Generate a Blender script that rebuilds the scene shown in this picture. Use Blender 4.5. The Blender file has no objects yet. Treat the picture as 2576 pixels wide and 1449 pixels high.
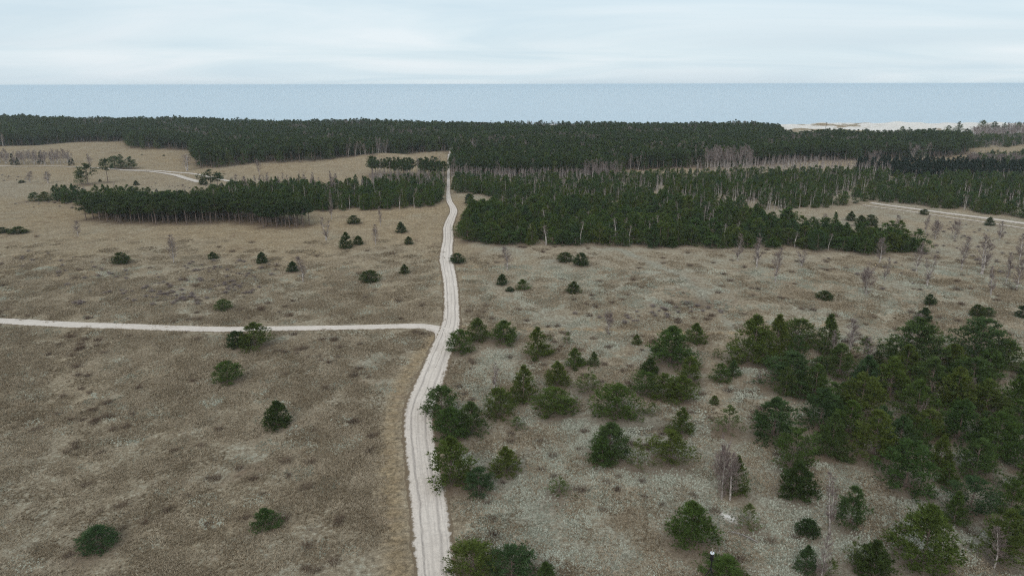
import bpy, math, random
import numpy as np
from mathutils import Matrix, Vector, Euler

scene = bpy.context.scene
R = math.radians

# ------------------------------------------------------------------ camera
CAM_H, PITCH, ROLL = 50.0, 16.6, -0.11
F = 1717.0                      # focal length in units of a 2576 px wide frame
cam_data = bpy.data.cameras.new("camera")
cam_data.sensor_width = 36.0
cam_data.lens = F / 2576.0 * 36.0
cam_data.clip_start, cam_data.clip_end = 1.0, 60000.0
cam = bpy.data.objects.new("camera", cam_data)
scene.collection.objects.link(cam)
CAM_R = Matrix.Rotation(R(90 - PITCH), 3, 'X') @ Matrix.Rotation(R(ROLL), 3, 'Z')
cam.matrix_world = Matrix.Translation((0, 0, CAM_H)) @ CAM_R.to_4x4()
scene.camera = cam

# ------------------------------------------------------------------ sky
SUN_EL, SUN_ROT = 38.0, 200.0
world = bpy.data.worlds.new("World")
scene.world = world
world.use_nodes = True
wt = world.node_tree
wt.nodes.clear()


def N(t, typ, **kw):
    n = t.nodes.new(typ)
    for k, v in kw.items():
        if k == 'inp':
            for a, b in v.items():
                n.inputs[a].default_value = b
        else:
            setattr(n, k, v)
    return n


def ramp(t, stops, interp='LINEAR'):
    n = t.nodes.new('ShaderNodeValToRGB')
    n.color_ramp.interpolation = interp
    e = n.color_ramp.elements
    while len(e) < len(stops):
        e.new(0.5)
    for el, (p, c) in zip(e, stops):
        el.position = p
        el.color = (c if hasattr(c, '__len__') else (c, c, c)) + ((1,) if not hasattr(c, '__len__') or len(c) == 3 else ())
    return n


sky = N(wt, 'ShaderNodeTexSky', sky_type='NISHITA', sun_disc=False, sun_elevation=R(SUN_EL),
        sun_rotation=R(SUN_ROT), altitude=50.0, air_density=1.0, dust_density=1.5)
tc = N(wt, 'ShaderNodeTexCoord')
sep = N(wt, 'ShaderNodeSeparateXYZ')
wt.links.new(tc.outputs['Generated'], sep.inputs[0])
zz = N(wt, 'ShaderNodeMath', operation='MAXIMUM', inp={1: 0.0})
wt.links.new(sep.outputs['Z'], zz.inputs[0])
za = N(wt, 'ShaderNodeMath', operation='ADD', inp={1: 0.10})
wt.links.new(zz.outputs[0], za.inputs[0])
dx = N(wt, 'ShaderNodeMath', operation='DIVIDE')
dy = N(wt, 'ShaderNodeMath', operation='DIVIDE')
wt.links.new(sep.outputs['X'], dx.inputs[0]); wt.links.new(za.outputs[0], dx.inputs[1])
wt.links.new(sep.outputs['Y'], dy.inputs[0]); wt.links.new(za.outputs[0], dy.inputs[1])
cv = N(wt, 'ShaderNodeCombineXYZ')
wt.links.new(dx.outputs[0], cv.inputs[0]); wt.links.new(dy.outputs[0], cv.inputs[1])
mp = N(wt, 'ShaderNodeMapping')
mp.inputs['Scale'].default_value = (0.22, 0.34, 1.0)
mp.inputs['Rotation'].default_value = (0, 0, 0.12)
wt.links.new(cv.outputs[0], mp.inputs['Vector'])
n1 = N(wt, 'ShaderNodeTexNoise', inp={'Scale': 1.5, 'Detail': 6.0, 'Roughness': 0.52, 'Distortion': 0.8})
wt.links.new(mp.outputs[0], n1.inputs['Vector'])
r1 = ramp(wt, [(0.37, (6.7, 8.1, 8.95)), (0.50, (7.5, 8.7, 9.35)), (0.66, (8.5, 9.3, 9.8))])
wt.links.new(n1.outputs['Fac'], r1.inputs['Fac'])
# thin lilac-grey bank just above the horizon
bank = ramp(wt, [(0.0, 1.0), (0.035, 0.0), (0.05, 0.75), (0.075, 0.6), (0.13, 0.0)])
wt.links.new(zz.outputs[0], bank.inputs['Fac'])
n2 = N(wt, 'ShaderNodeTexNoise', inp={'Scale': 0.9, 'Detail': 3.0, 'Roughness': 0.5})
mp2 = N(wt, 'ShaderNodeMapping')
mp2.inputs['Scale'].default_value = (0.3, 0.3, 1.0)
mp2.inputs['Location'].default_value = (3.1, 1.7, 0.0)
wt.links.new(cv.outputs[0], mp2.inputs['Vector'])
wt.links.new(mp2.outputs[0], n2.inputs['Vector'])
nb = ramp(wt, [(0.42, 0.0), (0.62, 0.75)])
wt.links.new(n2.outputs['Fac'], nb.inputs['Fac'])
mb = N(wt, 'ShaderNodeMath', operation='MULTIPLY')
wt.links.new(bank.outputs['Color'], mb.inputs[0]); wt.links.new(nb.outputs['Color'], mb.inputs[1])
mix1 = N(wt, 'ShaderNodeMix', data_type='RGBA')
mix1.inputs[7].default_value = (6.7, 7.8, 8.6, 1)
wt.links.new(mb.outputs[0], mix1.inputs[0]); wt.links.new(r1.outputs['Color'], mix1.inputs[6])
mix2 = N(wt, 'ShaderNodeMix', data_type='RGBA', inp={0: 0.9})     # cloud deck over the clear sky
wt.links.new(sky.outputs[0], mix2.inputs[6]); wt.links.new(mix1.outputs[2], mix2.inputs[7])
bg = N(wt, 'ShaderNodeBackground', inp={'Strength': 0.1})
wo = N(wt, 'ShaderNodeOutputWorld')
wt.links.new(mix2.outputs[2], bg.inputs['Color'])
wt.links.new(bg.outputs[0], wo.inputs['Surface'])

# ------------------------------------------------------------------ sun through the overcast
sd = bpy.data.lights.new("sun", 'SUN')
sd.energy, sd.angle, sd.color = 0.9, R(35), (1.0, 0.90, 0.80)
so = bpy.data.objects.new("sun", sd)
so.rotation_euler = (R(90 - SUN_EL), 0, R(180 - SUN_ROT))
scene.collection.objects.link(so)

scene.view_settings.view_transform = 'Standard'
scene.view_settings.look = 'None'
scene.view_settings.exposure = 0.0
scene.view_settings.gamma = 1.0
scene.view_settings.use_curve_mapping = False
scene.render.engine = 'CYCLES'
scene.cycles.max_bounces = 5
scene.cycles.diffuse_bounces = 2
scene.cycles.glossy_bounces = 2
scene.cycles.transmission_bounces = 2
scene.cycles.volume_bounces = 1
scene.cycles.caustics_reflective = False
scene.cycles.caustics_refractive = False
scene.cycles.use_denoising = False
scene.cycles.pixel_filter_type = 'BLACKMAN_HARRIS'
scene.cycles.filter_width = 1.15

# ------------------------------------------------------------------ terrain height
def sstep(a, b, x):
    t = np.clip((x - a) / (b - a), 0, 1)
    return t * t * (3 - 2 * t)


def shore_y(x):
    return 915.0 - 0.10 * np.maximum(x - 500.0, 0) + 3 * np.sin(x / 60.0)


def height(x, y):
    x = np.asarray(x, float); y = np.asarray(y, float)
    z = 0.30 * np.sin(x / 23 + 1.3) * np.sin(y / 31 + .5) + 0.18 * np.sin(x / 11.3 + y / 17.1) + 0.12 * np.sin(x / 7.1 - y / 9.3 + 2)
    z = z + 0.5 * np.sin(x / 61 + y / 83 + 1) * sstep(120, 300, y)
    # dune ridge left of the track, in front of the far forest
    cy = 478 + 10 * np.sin(x / 38.0)
    hg = 4.2 * sstep(-300, -90, x) * (1 - sstep(-42, -8, x)) + 1.0 * sstep(-20, 60, x) * (1 - sstep(60, 200, x))
    z = z + hg * np.exp(-((y - cy) / np.where(y < cy, 42, 26)) ** 2) * (1 + .22 * np.sin(x / 17.0) + .12 * np.sin(x / 8.0 + 1))
    z = z + 2.6 * np.exp(-((y - 560 - 12 * np.sin(x / 45)) / 26) ** 2) * sstep(-480, -400, x) * (1 - sstep(-290, -230, x))
    # higher wooded ground at the back on the left
    z = z + 5.0 * sstep(560, 760, y) * sstep(60, 520, -x)
    # foredunes and beach
    dn = sstep(640, 760, y) * (1 - sstep(-35, -8, y - shore_y(x)))
    z = z + dn * sstep(240, 420, x) * (1.0 + 1.1 * np.sin(x / 19 + 2 * np.sin(y / 33)) * np.sin(y / 21 + x / 57) + .7 * np.sin(x / 8.3 + y / 11.0)
                                        + .5 * np.sin(x / 5.1 - y / 6.7 + 1) + 1.3 * sstep(820, 880, y))
    z = z + dn * (1 - sstep(240, 420, x)) * 1.2 * np.sin(x / 33) * np.sin(y / 29)
    # old sand cuts in the heath on the right
    for (cx, cy2, rx, ry, a, d) in CUTS:
        ca, sa = math.cos(a), math.sin(a)
        u = ((x - cx) * ca + (y - cy2) * sa) / rx
        v = (-(x - cx) * sa + (y - cy2) * ca) / ry
        z = z + d * np.exp(-(u * u + v * v) ** 1.5)
    z = np.where(y > 600, z * (1 - sstep(-22, 2, y - shore_y(x))) - 3.0 * sstep(-14, 16, y - shore_y(x)), z)
    return z


CUTS = []
SINP, COSP = math.sin(R(PITCH)), math.cos(R(PITCH))


def P(u, v):
    """photo position (2576 px wide frame) -> point on the terrain"""
    d = CAM_R @ Vector(((u - 1288) / F, -(v - 724.5) / F, -1.0))
    z = 0.0
    for _ in range(14):
        t = (CAM_H - z) / max(-d.z, 1e-4)
        x, y = d.x * t, d.y * t
        z = 0.5 * z + 0.5 * float(height(x, y))
    return x, y, float(height(x, y))


def depth_of(y, z):
    return y * COSP + (CAM_H - z) * SINP


def z_at(v, y):
    return CAM_H - y * math.tan(R(PITCH) + math.atan((v - 724.5) / F))


for (u, v, rx, ry, a, d) in ((1655, 1078, 4.5, 1.6, 0.1, -0.9), (1690, 1052, 5, 1.5, 0.1, 0.5), (1890, 985, 6, 2.2, 0.5, -0.9),
                             (1885, 950, 6, 2.6, 0.4, 0.7), (1735, 765, 9, 3, -0.5, -1.0), (1745, 738, 12, 3.5, -0.6, 0.9),
                             (1640, 690, 22, 2.6, -0.9, 0.45), (1830, 1000, 4, 2, 0.2, 0.4)):
    x, y, z = P(u, v)
    CUTS.append((x, y, rx, ry, a, d))

# ------------------------------------------------------------------ helpers for objects and meshes
col = scene.collection


def mesh_np(name, verts, faces, mats=(), smooth=False, fm=None):
    """faces: (n,3) or (n,4) int array, or list of such arrays"""
    if not isinstance(faces, (list, tuple)):
        faces = [faces]
    faces = [np.asarray(f, np.int32) for f in faces if len(f)]
    me = bpy.data.meshes.new(name)
    me.vertices.add(len(verts))
    me.vertices.foreach_set('co', np.asarray(verts, np.float32).ravel())
    nl = sum(f.size for f in faces)
    nf = sum(len(f) for f in faces)
    me.loops.add(nl)
    me.polygons.add(nf)
    me.loops.foreach_set('vertex_index', np.concatenate([f.ravel() for f in faces]))
    ls = np.concatenate([np.full(len(f), f.shape[1]) for f in faces])
    st = np.concatenate([[0], np.cumsum(ls)[:-1]]).astype(np.int32)
    me.polygons.foreach_set('loop_start', st)
    me.polygons.foreach_set('use_smooth', np.full(nf, smooth))
    for m in mats:
        me.materials.append(m)
    if fm is not None:
        me.polygons.foreach_set('material_index', np.asarray(fm, np.int32))
    me.update(calc_edges=True)
    return me


def attr(me, name, vals):
    a = me.attributes.new(name, 'FLOAT', 'POINT')
    a.data.foreach_set('value', np.asarray(vals, np.float32))


def link(name, me, parent=None, loc=None):
    o = bpy.data.objects.new(name, me)
    col.objects.link(o)
    if parent is not None:
        o.parent = parent
    if loc is not None:
        o.location = loc
    return o


def tag(o, label=None, cat=None, group=None, kind=None):
    if label: o['label'] = label
    if cat: o['category'] = cat
    if group: o['group'] = group
    if kind: o['kind'] = kind
    return o


def tube(path, radii, sides=5):
    path = np.asarray(path, float); n = len(path)
    t = np.gradient(path, axis=0)
    t /= np.linalg.norm(t, axis=1)[:, None] + 1e-9
    ref = np.array([0.13, 0.97, 0.2])
    a = np.cross(t, ref); a /= np.linalg.norm(a, axis=1)[:, None] + 1e-9
    b = np.cross(t, a)
    ang = np.linspace(0, 2 * math.pi, sides, endpoint=False)
    v = path[:, None, :] + (a[:, None, :] * np.cos(ang)[None, :, None] + b[:, None, :] * np.sin(ang)[None, :, None]) * np.asarray(radii)[:, None, None]
    idx = np.arange(n * sides).reshape(n, sides)
    f = np.stack([idx[:-1], np.roll(idx, -1, 1)[:-1], np.roll(idx, -1, 1)[1:], idx[1:]], -1).reshape(-1, 4)
    return v.reshape(-1, 3), f


class Acc:
    def __init__(s):
        s.v, s.f, s.n = [], [], 0

    def add(s, v, f):
        s.v.append(np.asarray(v)); s.f.append(np.asarray(f) + s.n); s.n += len(v)

    def mesh(s, name, mats, smooth=False):
        q = [f for f in s.f if f.shape[1] == 4]; t = [f for f in s.f if f.shape[1] == 3]
        fs = []
        if q: fs.append(np.concatenate(q))
        if t: fs.append(np.concatenate(t))
        return mesh_np(name, np.concatenate(s.v), fs, mats, smooth)


# ------------------------------------------------------------------ materials
def mat(name):
    m = bpy.data.materials.new(name)
    m.use_nodes = True
    m.node_tree.nodes.clear()
    return m, m.node_tree


def finish(t, shader):
    o = N(t, 'ShaderNodeOutputMaterial')
    t.links.new(shader, o.inputs['Surface'])


def mixc(t, fac, a, b, blend='MIX'):
    n = N(t, 'ShaderNodeMix', data_type='RGBA', blend_type=blend)
    for i, s in ((0, fac), (6, a), (7, b)):
        if hasattr(s, 'links'):
            t.links.new(s, n.inputs[i])
        elif i == 0:
            n.inputs[0].default_value = s
        else:
            n.inputs[i].default_value = tuple(s) + (1,)
    return n.outputs[2]


def mth(t, op, a, b=None, c=None, clamp=False):
    n = N(t, 'ShaderNodeMath', operation=op, use_clamp=clamp)
    for i, s in enumerate((a, b, c)):
        if s is None: continue
        if hasattr(s, 'links'): t.links.new(s, n.inputs[i])
        else: n.inputs[i].default_value = s
    return n.outputs[0]


def noise(t, vec, scale, detail=3.0, rough=0.55, dist=0.0, out='Fac'):
    n = N(t, 'ShaderNodeTexNoise', inp={'Scale': scale, 'Detail': detail, 'Roughness': rough, 'Distortion': dist})
    t.links.new(vec, n.inputs['Vector'])
    return n.outputs[out]


def rmp(t, fac, stops):
    n = ramp(t, stops)
    t.links.new(fac, n.inputs['Fac'])
    return n.outputs['Color']


def foliage_mat(name, cols, trans=0.2):
    m, t = mat(name)
    oi = N(t, 'ShaderNodeObjectInfo')
    c = rmp(t, oi.outputs['Random'], [(i / (len(cols) - 1), k) for i, k in enumerate(cols)])
    tcn = N(t, 'ShaderNodeTexCoord')
    n = noise(t, tcn.outputs['Object'], 1.3, 2.0)
    c2 = mixc(t, 1.0, c, rmp(t, n, [(0.32, 0.62), (0.68, 1.5)]), 'MULTIPLY')
    d = N(t, 'ShaderNodeBsdfDiffuse'); t.links.new(c2, d.inputs['Color'])
    tr = N(t, 'ShaderNodeBsdfTranslucent'); t.links.new(c2, tr.inputs['Color'])
    ms = N(t, 'ShaderNodeMixShader', inp={0: trans})
    t.links.new(d.outputs[0], ms.inputs[1]); t.links.new(tr.outputs[0], ms.inputs[2])
    finish(t, ms.outputs[0])
    return m


def bark_mat(name, a, b, scale=6.0, zs=1.0):
    m, t = mat(name)
    tcn = N(t, 'ShaderNodeTexCoord')
    mpn = N(t, 'ShaderNodeMapping'); mpn.inputs['Scale'].default_value = (1, 1, zs)
    t.links.new(tcn.outputs['Object'], mpn.inputs['Vector'])
    n = noise(t, mpn.outputs[0], scale, 4.0, 0.65)
    c = rmp(t, n, [(0.38, a), (0.62, b)])
    p = N(t, 'ShaderNodeBsdfPrincipled', inp={'Roughness': 0.85})
    t.links.new(c, p.inputs['Base Color'])
    finish(t, p.outputs[0])
    return m


M_NEEDLE = foliage_mat('pine_needles', [(0.068, 0.112, 0.036), (0.084, 0.124, 0.032), (0.110, 0.134, 0.034), (0.062, 0.102, 0.044), (0.090, 0.128, 0.034)])
M_NEEDLE_PALE = foliage_mat('pale_pine_needles', [(0.125, 0.160, 0.060), (0.150, 0.170, 0.062)], 0.3)
M_NEEDLE_OLD = foliage_mat('old_pine_needles', [(0.048, 0.076, 0.030), (0.060, 0.086, 0.028), (0.072, 0.092, 0.032)])
M_SPRUCE = foliage_mat('spruce_needles', [(0.020, 0.034, 0.022), (0.028, 0.044, 0.026)], 0.1)
M_PBARK = bark_mat('pine_bark', (0.11, 0.080, 0.070), (0.25, 0.18, 0.145), 3.0)
M_BIRCH = bark_mat('birch_bark', (0.22, 0.18, 0.16), (0.74, 0.67, 0.62), 1.6, 1.6)
M_TWIG = bark_mat('birch_twigs', (0.145, 0.105, 0.095), (0.29, 0.225, 0.205), 1.5)

# ------------------------------------------------------------------ tree meshes
def nrm(a):
    return a / (np.linalg.norm(a, axis=-1, keepdims=True) + 1e-9)


def needles(rng, pos, d, nb, L, w, spread):
    n = len(pos)
    p = np.repeat(pos, nb, 0)
    dd = nrm(np.repeat(d, nb, 0) + rng.normal(0, spread, (n * nb, 3)))
    s = nrm(np.cross(dd, rng.normal(0, 1, (n * nb, 3))))
    ln = L * rng.uniform(.65, 1.25, (n * nb, 1)); ww = w * rng.uniform(.7, 1.3, (n * nb, 1))
    a, b, c = p - s * ww / 2, p + s * ww / 2, p + dd * ln
    v = np.stack([a, b, c], 1).reshape(-1, 3)
    f = np.arange(len(v)).reshape(-1, 3)
    return v, f


def conifer(seed, H, W, t0, shape, nl, nt, nb, L, w, clump, rise=0.5, needle=None, trunk_r=0.09, spread=0.55, upw=0.6, lobes=0.2,
            inner=0.7, bend=0.0):
    rng = np.random.default_rng(seed)
    ph = rng.uniform(0, 6.28, 6)
    t = t0 + (1 - t0) * rng.uniform(0, 1, nl) ** 0.92
    if nl > 30:                                       # loose whorls
        k = 9
        tw = np.round((t - t0) / (1 - t0) * k) / k * (1 - t0) + t0
        t = t * .55 + tw * .45
    az = np.arange(nl) * 2.399 + rng.normal(0, .35, nl)
    r = W / 2 * shape((t - t0) / (1 - t0)) * (1 + lobes * np.sin(2 * az + ph[0] + 2.5 * t) + lobes * .7 * np.sin(3 * az + ph[1] - 4 * t)) * rng.uniform(.88, 1.12, nl)
    r = np.maximum(r, .12)
    bx = lambda zt: bend * H * np.stack([np.sin(zt * 2.2 + ph[2]) - math.sin(ph[2]), np.sin(zt * 1.9 + ph[3]) - math.sin(ph[3])], -1)
    tip = np.stack([r * np.cos(az), r * np.sin(az), t * H], 1)
    org = np.stack([0 * r, 0 * r, np.clip(t * H - rise * r, 0.05 * H, .97 * H)], 1)
    tip[:, :2] += bx(t); org[:, :2] += bx(org[:, 2] / H)
    d = nrm(tip - org)
    s = 1 - inner * rng.uniform(0, 1, (nl, nt)) ** 1.7
    pos = org[:, None] + (tip - org)[:, None] * s[..., None] + rng.normal(0, 1, (nl, nt, 3)) * np.array([1, 1, .7]) * clump * (0.5 + .8 * r[:, None, None] / (W / 2))
    pos[..., 2] = np.clip(pos[..., 2], 0.03 * H, H * 1.02)
    dd = nrm(d[:, None] * .75 + np.array([0, 0, upw]) + rng.normal(0, .3, (nl, nt, 3)))
    pos = pos.reshape(-1, 3); dd = dd.reshape(-1, 3)
    # leader shoots
    nlead = max(4, nt)
    lp = np.stack([rng.normal(0, .07 * W / 4, nlead), rng.normal(0, .07 * W / 4, nlead), H * rng.uniform(.9, 1.0, nlead)], 1)
    lp[:, :2] += bx(np.ones(1))
    pos = np.concatenate([pos, lp]); dd = np.concatenate([dd, nrm(np.array([0, 0, 1.]) + rng.normal(0, .2, (nlead, 3)))])
    v, f = needles(rng, pos, dd, nb, L, w, spread)
    crown = mesh_np('crown', v, f, [needle])
    a = Acc()
    zt = np.linspace(0, 1, 7)
    path = np.stack([0 * zt, 0 * zt, zt * H * .97 - .0], 1); path[:, :2] += bx(zt)
    path[0, 2] = -0.4
    a.add(*tube(path, trunk_r * H / 5 * (1.05 - zt * .92), 6))
    for i in range(0, nl, 3):
        a.add(*tube(np.stack([org[i], (org[i] + tip[i]) / 2 + [0, 0, .03 * H * .3], tip[i]]), np.array([.30, .2, .08]) * trunk_r * H / 5, 3))
    return crown, a.mesh('trunk', [M_PBARK]), H, W


sh_bush = lambda t: np.clip((1 - t ** 1.25) ** .72 * (.78 + .22 * np.clip(t / .18, 0, 1)), .06, 1)
sh_dome = lambda t: np.clip(np.sqrt(np.clip(1 - (t * .98) ** 2.2, 0, 1)) * (.80 + .20 * np.clip(t / .2, 0, 1)), .12, 1)
sh_cone = lambda t: np.clip((1 - t ** 1.08) ** .80 * (.7 + .3 * np.clip(t / .12, 0, 1)), .03, 1)
sh_umb = lambda t: np.clip(np.sin(np.clip(t * .86 + .16, 0, 1) * math.pi) ** .55, .15, 1)

V = {}
V['b'] = [conifer(10 + i, 5.0, 4.4, .04, sh, 95, 19, 6, .28, .06, .17, needle=M_NEEDLE, lobes=.10 + .04 * (i % 3)) for i, sh in
          enumerate([sh_bush, sh_cone, sh_bush, sh_dome, sh_cone, sh_bush, sh_dome])]
V['d'] = [conifer(30 + i, 3.2, 3.2, .03, sh, 100, 16, 6, .24, .06, .12, needle=M_NEEDLE_OLD, lobes=.10) for i, sh in
          enumerate([sh_dome, sh_bush, sh_dome, sh_bush, sh_dome])]
V['s'] = [conifer(40 + i, 4.0, 3.6, .05, sh_cone, 48, 8, 6, .24, .055, .10, needle=M_NEEDLE_PALE, lobes=.22, trunk_r=.06) for i in range(3)]
V['o'] = [conifer(50 + i, 6.5, 4.8, .14, sh_dome if i % 2 else sh_bush, 95, 19, 6, .30, .062, .20, needle=M_NEEDLE, lobes=.28, inner=.6, trunk_r=.09, bend=.02) for i in range(4)]
V['g'] = [conifer(60 + i, 11.0, 4.4, .52, sh_umb, 32, 10, 5, .60, .20, .28, needle=M_NEEDLE_OLD, lobes=.25, rise=.25, trunk_r=.075, bend=.012) for i in range(5)]
V['f'] = [conifer(70 + i, 6.0, 3.6, .10, [sh_bush, sh_dome, sh_umb][i % 3], 46, 9, 5, .42, .13, .22, needle=M_NEEDLE, lobes=.18) for i in range(6)]
V['k'] = [conifer(80 + i, 8.0, 4.0, .04, sh_cone, 60, 8, 4, .55, .2, .15, rise=-.25, needle=M_SPRUCE, upw=-.1, lobes=.08) for i in range(3)]


def birch(seed, H, W, nbr, ntw, tw, stems=1, t0=.12, trunk_r=.055):
    rng = np.random.default_rng(seed)
    a = Acc(); b = Acc()
    for s in range(stems):
        lean = rng.normal(0, .035 if stems == 1 else .10, 2) * H
        hs = H * (1 if s == 0 else rng.uniform(.65, .95))
        z = np.linspace(0, 1, 8)
        path = np.stack([lean[0] * z ** 1.3 + .02 * H * np.sin(z * 5 + s), lean[1] * z ** 1.3 + .015 * H * np.sin(z * 4 + s * 2), z * hs], 1)
        path[0, 2] = -.3
        a.add(*tube(path, trunk_r * H / 6 * (1.05 - z), 5))
        n = nbr // stems
        t = t0 + (.97 - t0) * rng.uniform(0, 1, n)
        az = rng.uniform(0, 6.28, n)
        o = np.stack([np.interp(t, z, path[:, k]) for k in range(3)], 1)
        prof = np.clip(1.15 * (1 - t) ** .6, .12, 1) * (.5 + .5 * np.clip((t - t0) / .15, 0, 1))
        r = W / 2 * prof * rng.uniform(.6, 1.1, n) / (1 if stems == 1 else 1.3)
        tip = o + np.stack([r * np.cos(az), r * np.sin(az), r * rng.uniform(.7, 1.5, n)], 1)
        for i in range(n):
            m = (o[i] + tip[i]) / 2 + rng.normal(0, .03 * W, 3)
            b.add(*tube(np.stack([o[i], m, tip[i]]), np.array([.32, .2, .05]) * trunk_r * H / 6 * (1.1 - t[i]), 3))
        # fine twigs
        q = rng.uniform(.2, 1, (n, ntw, 1))
        st = (o[:, None] * (1 - q) + tip[:, None] * q).reshape(-1, 3)
        dirs = nrm((nrm(tip - o)[:, None] + rng.normal(0, .65, (n, ntw, 3)) + [0, 0, .2]).reshape(-1, 3))
        ln = rng.uniform(.09, .2, (len(st), 1)) * W
        sd_ = nrm(np.cross(dirs, rng.normal(0, 1, dirs.shape)))
        v = np.stack([st - sd_ * tw / 2, st + sd_ * tw / 2, st + dirs * ln], 1).reshape(-1, 3)
        b.add(v, np.arange(len(v)).reshape(-1, 3))
    return b.mesh('branches', [M_TWIG]), a.mesh('trunk', [M_BIRCH]), H, W


V['w'] = [birch(100 + i, 7.0, 3.0, 80, 14, .042, stems=[1, 1, 2, 1, 3][i], trunk_r=.10) for i in range(5)]       # slender open-grown birch
V['c'] = [birch(120 + i, 3.2, 3.2, 70, 14, .034, stems=5 + i, t0=.05, trunk_r=.05) for i in range(2)]   # bushy
V['t'] = [birch(130 + i, 8.0, 2.2, 22, 5, .08, stems=1, t0=.45, trunk_r=.10) for i in range(4)]     # thicket pole birch
V['x'] = [birch(140 + i, 12.0, 5.0, 46, 9, .11, stems=[1, 3, 2][i], t0=.3, trunk_r=.06) for i in range(3)]  # tall broad

PART = {k: ('branches' if k in 'wctx' else 'crown') for k in V}
rnd = random.Random(7)
SOURCES = {}


def place(kind, i, x, y, z, h, w, label, cat, name, group=None, yaw=None, tilt=0.0):
    cr, tr, H0, W0 = V[kind][i % len(V[kind])]
    e = bpy.data.objects.new(name, None)
    e.empty_display_size = .2
    e.location = (x, y, z)
    e.rotation_euler = (tilt, 0, rnd.uniform(0, 6.28) if yaw is None else yaw)
    e.scale = (w / W0, w / W0, h / H0)
    col.objects.link(e)
    tag(e, label, cat, group)
    c = link(PART[kind], cr, e)
    t = link('trunk', tr, e)
    SOURCES.setdefault((kind, i % len(V[kind])), (c, t))
    return e


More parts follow.
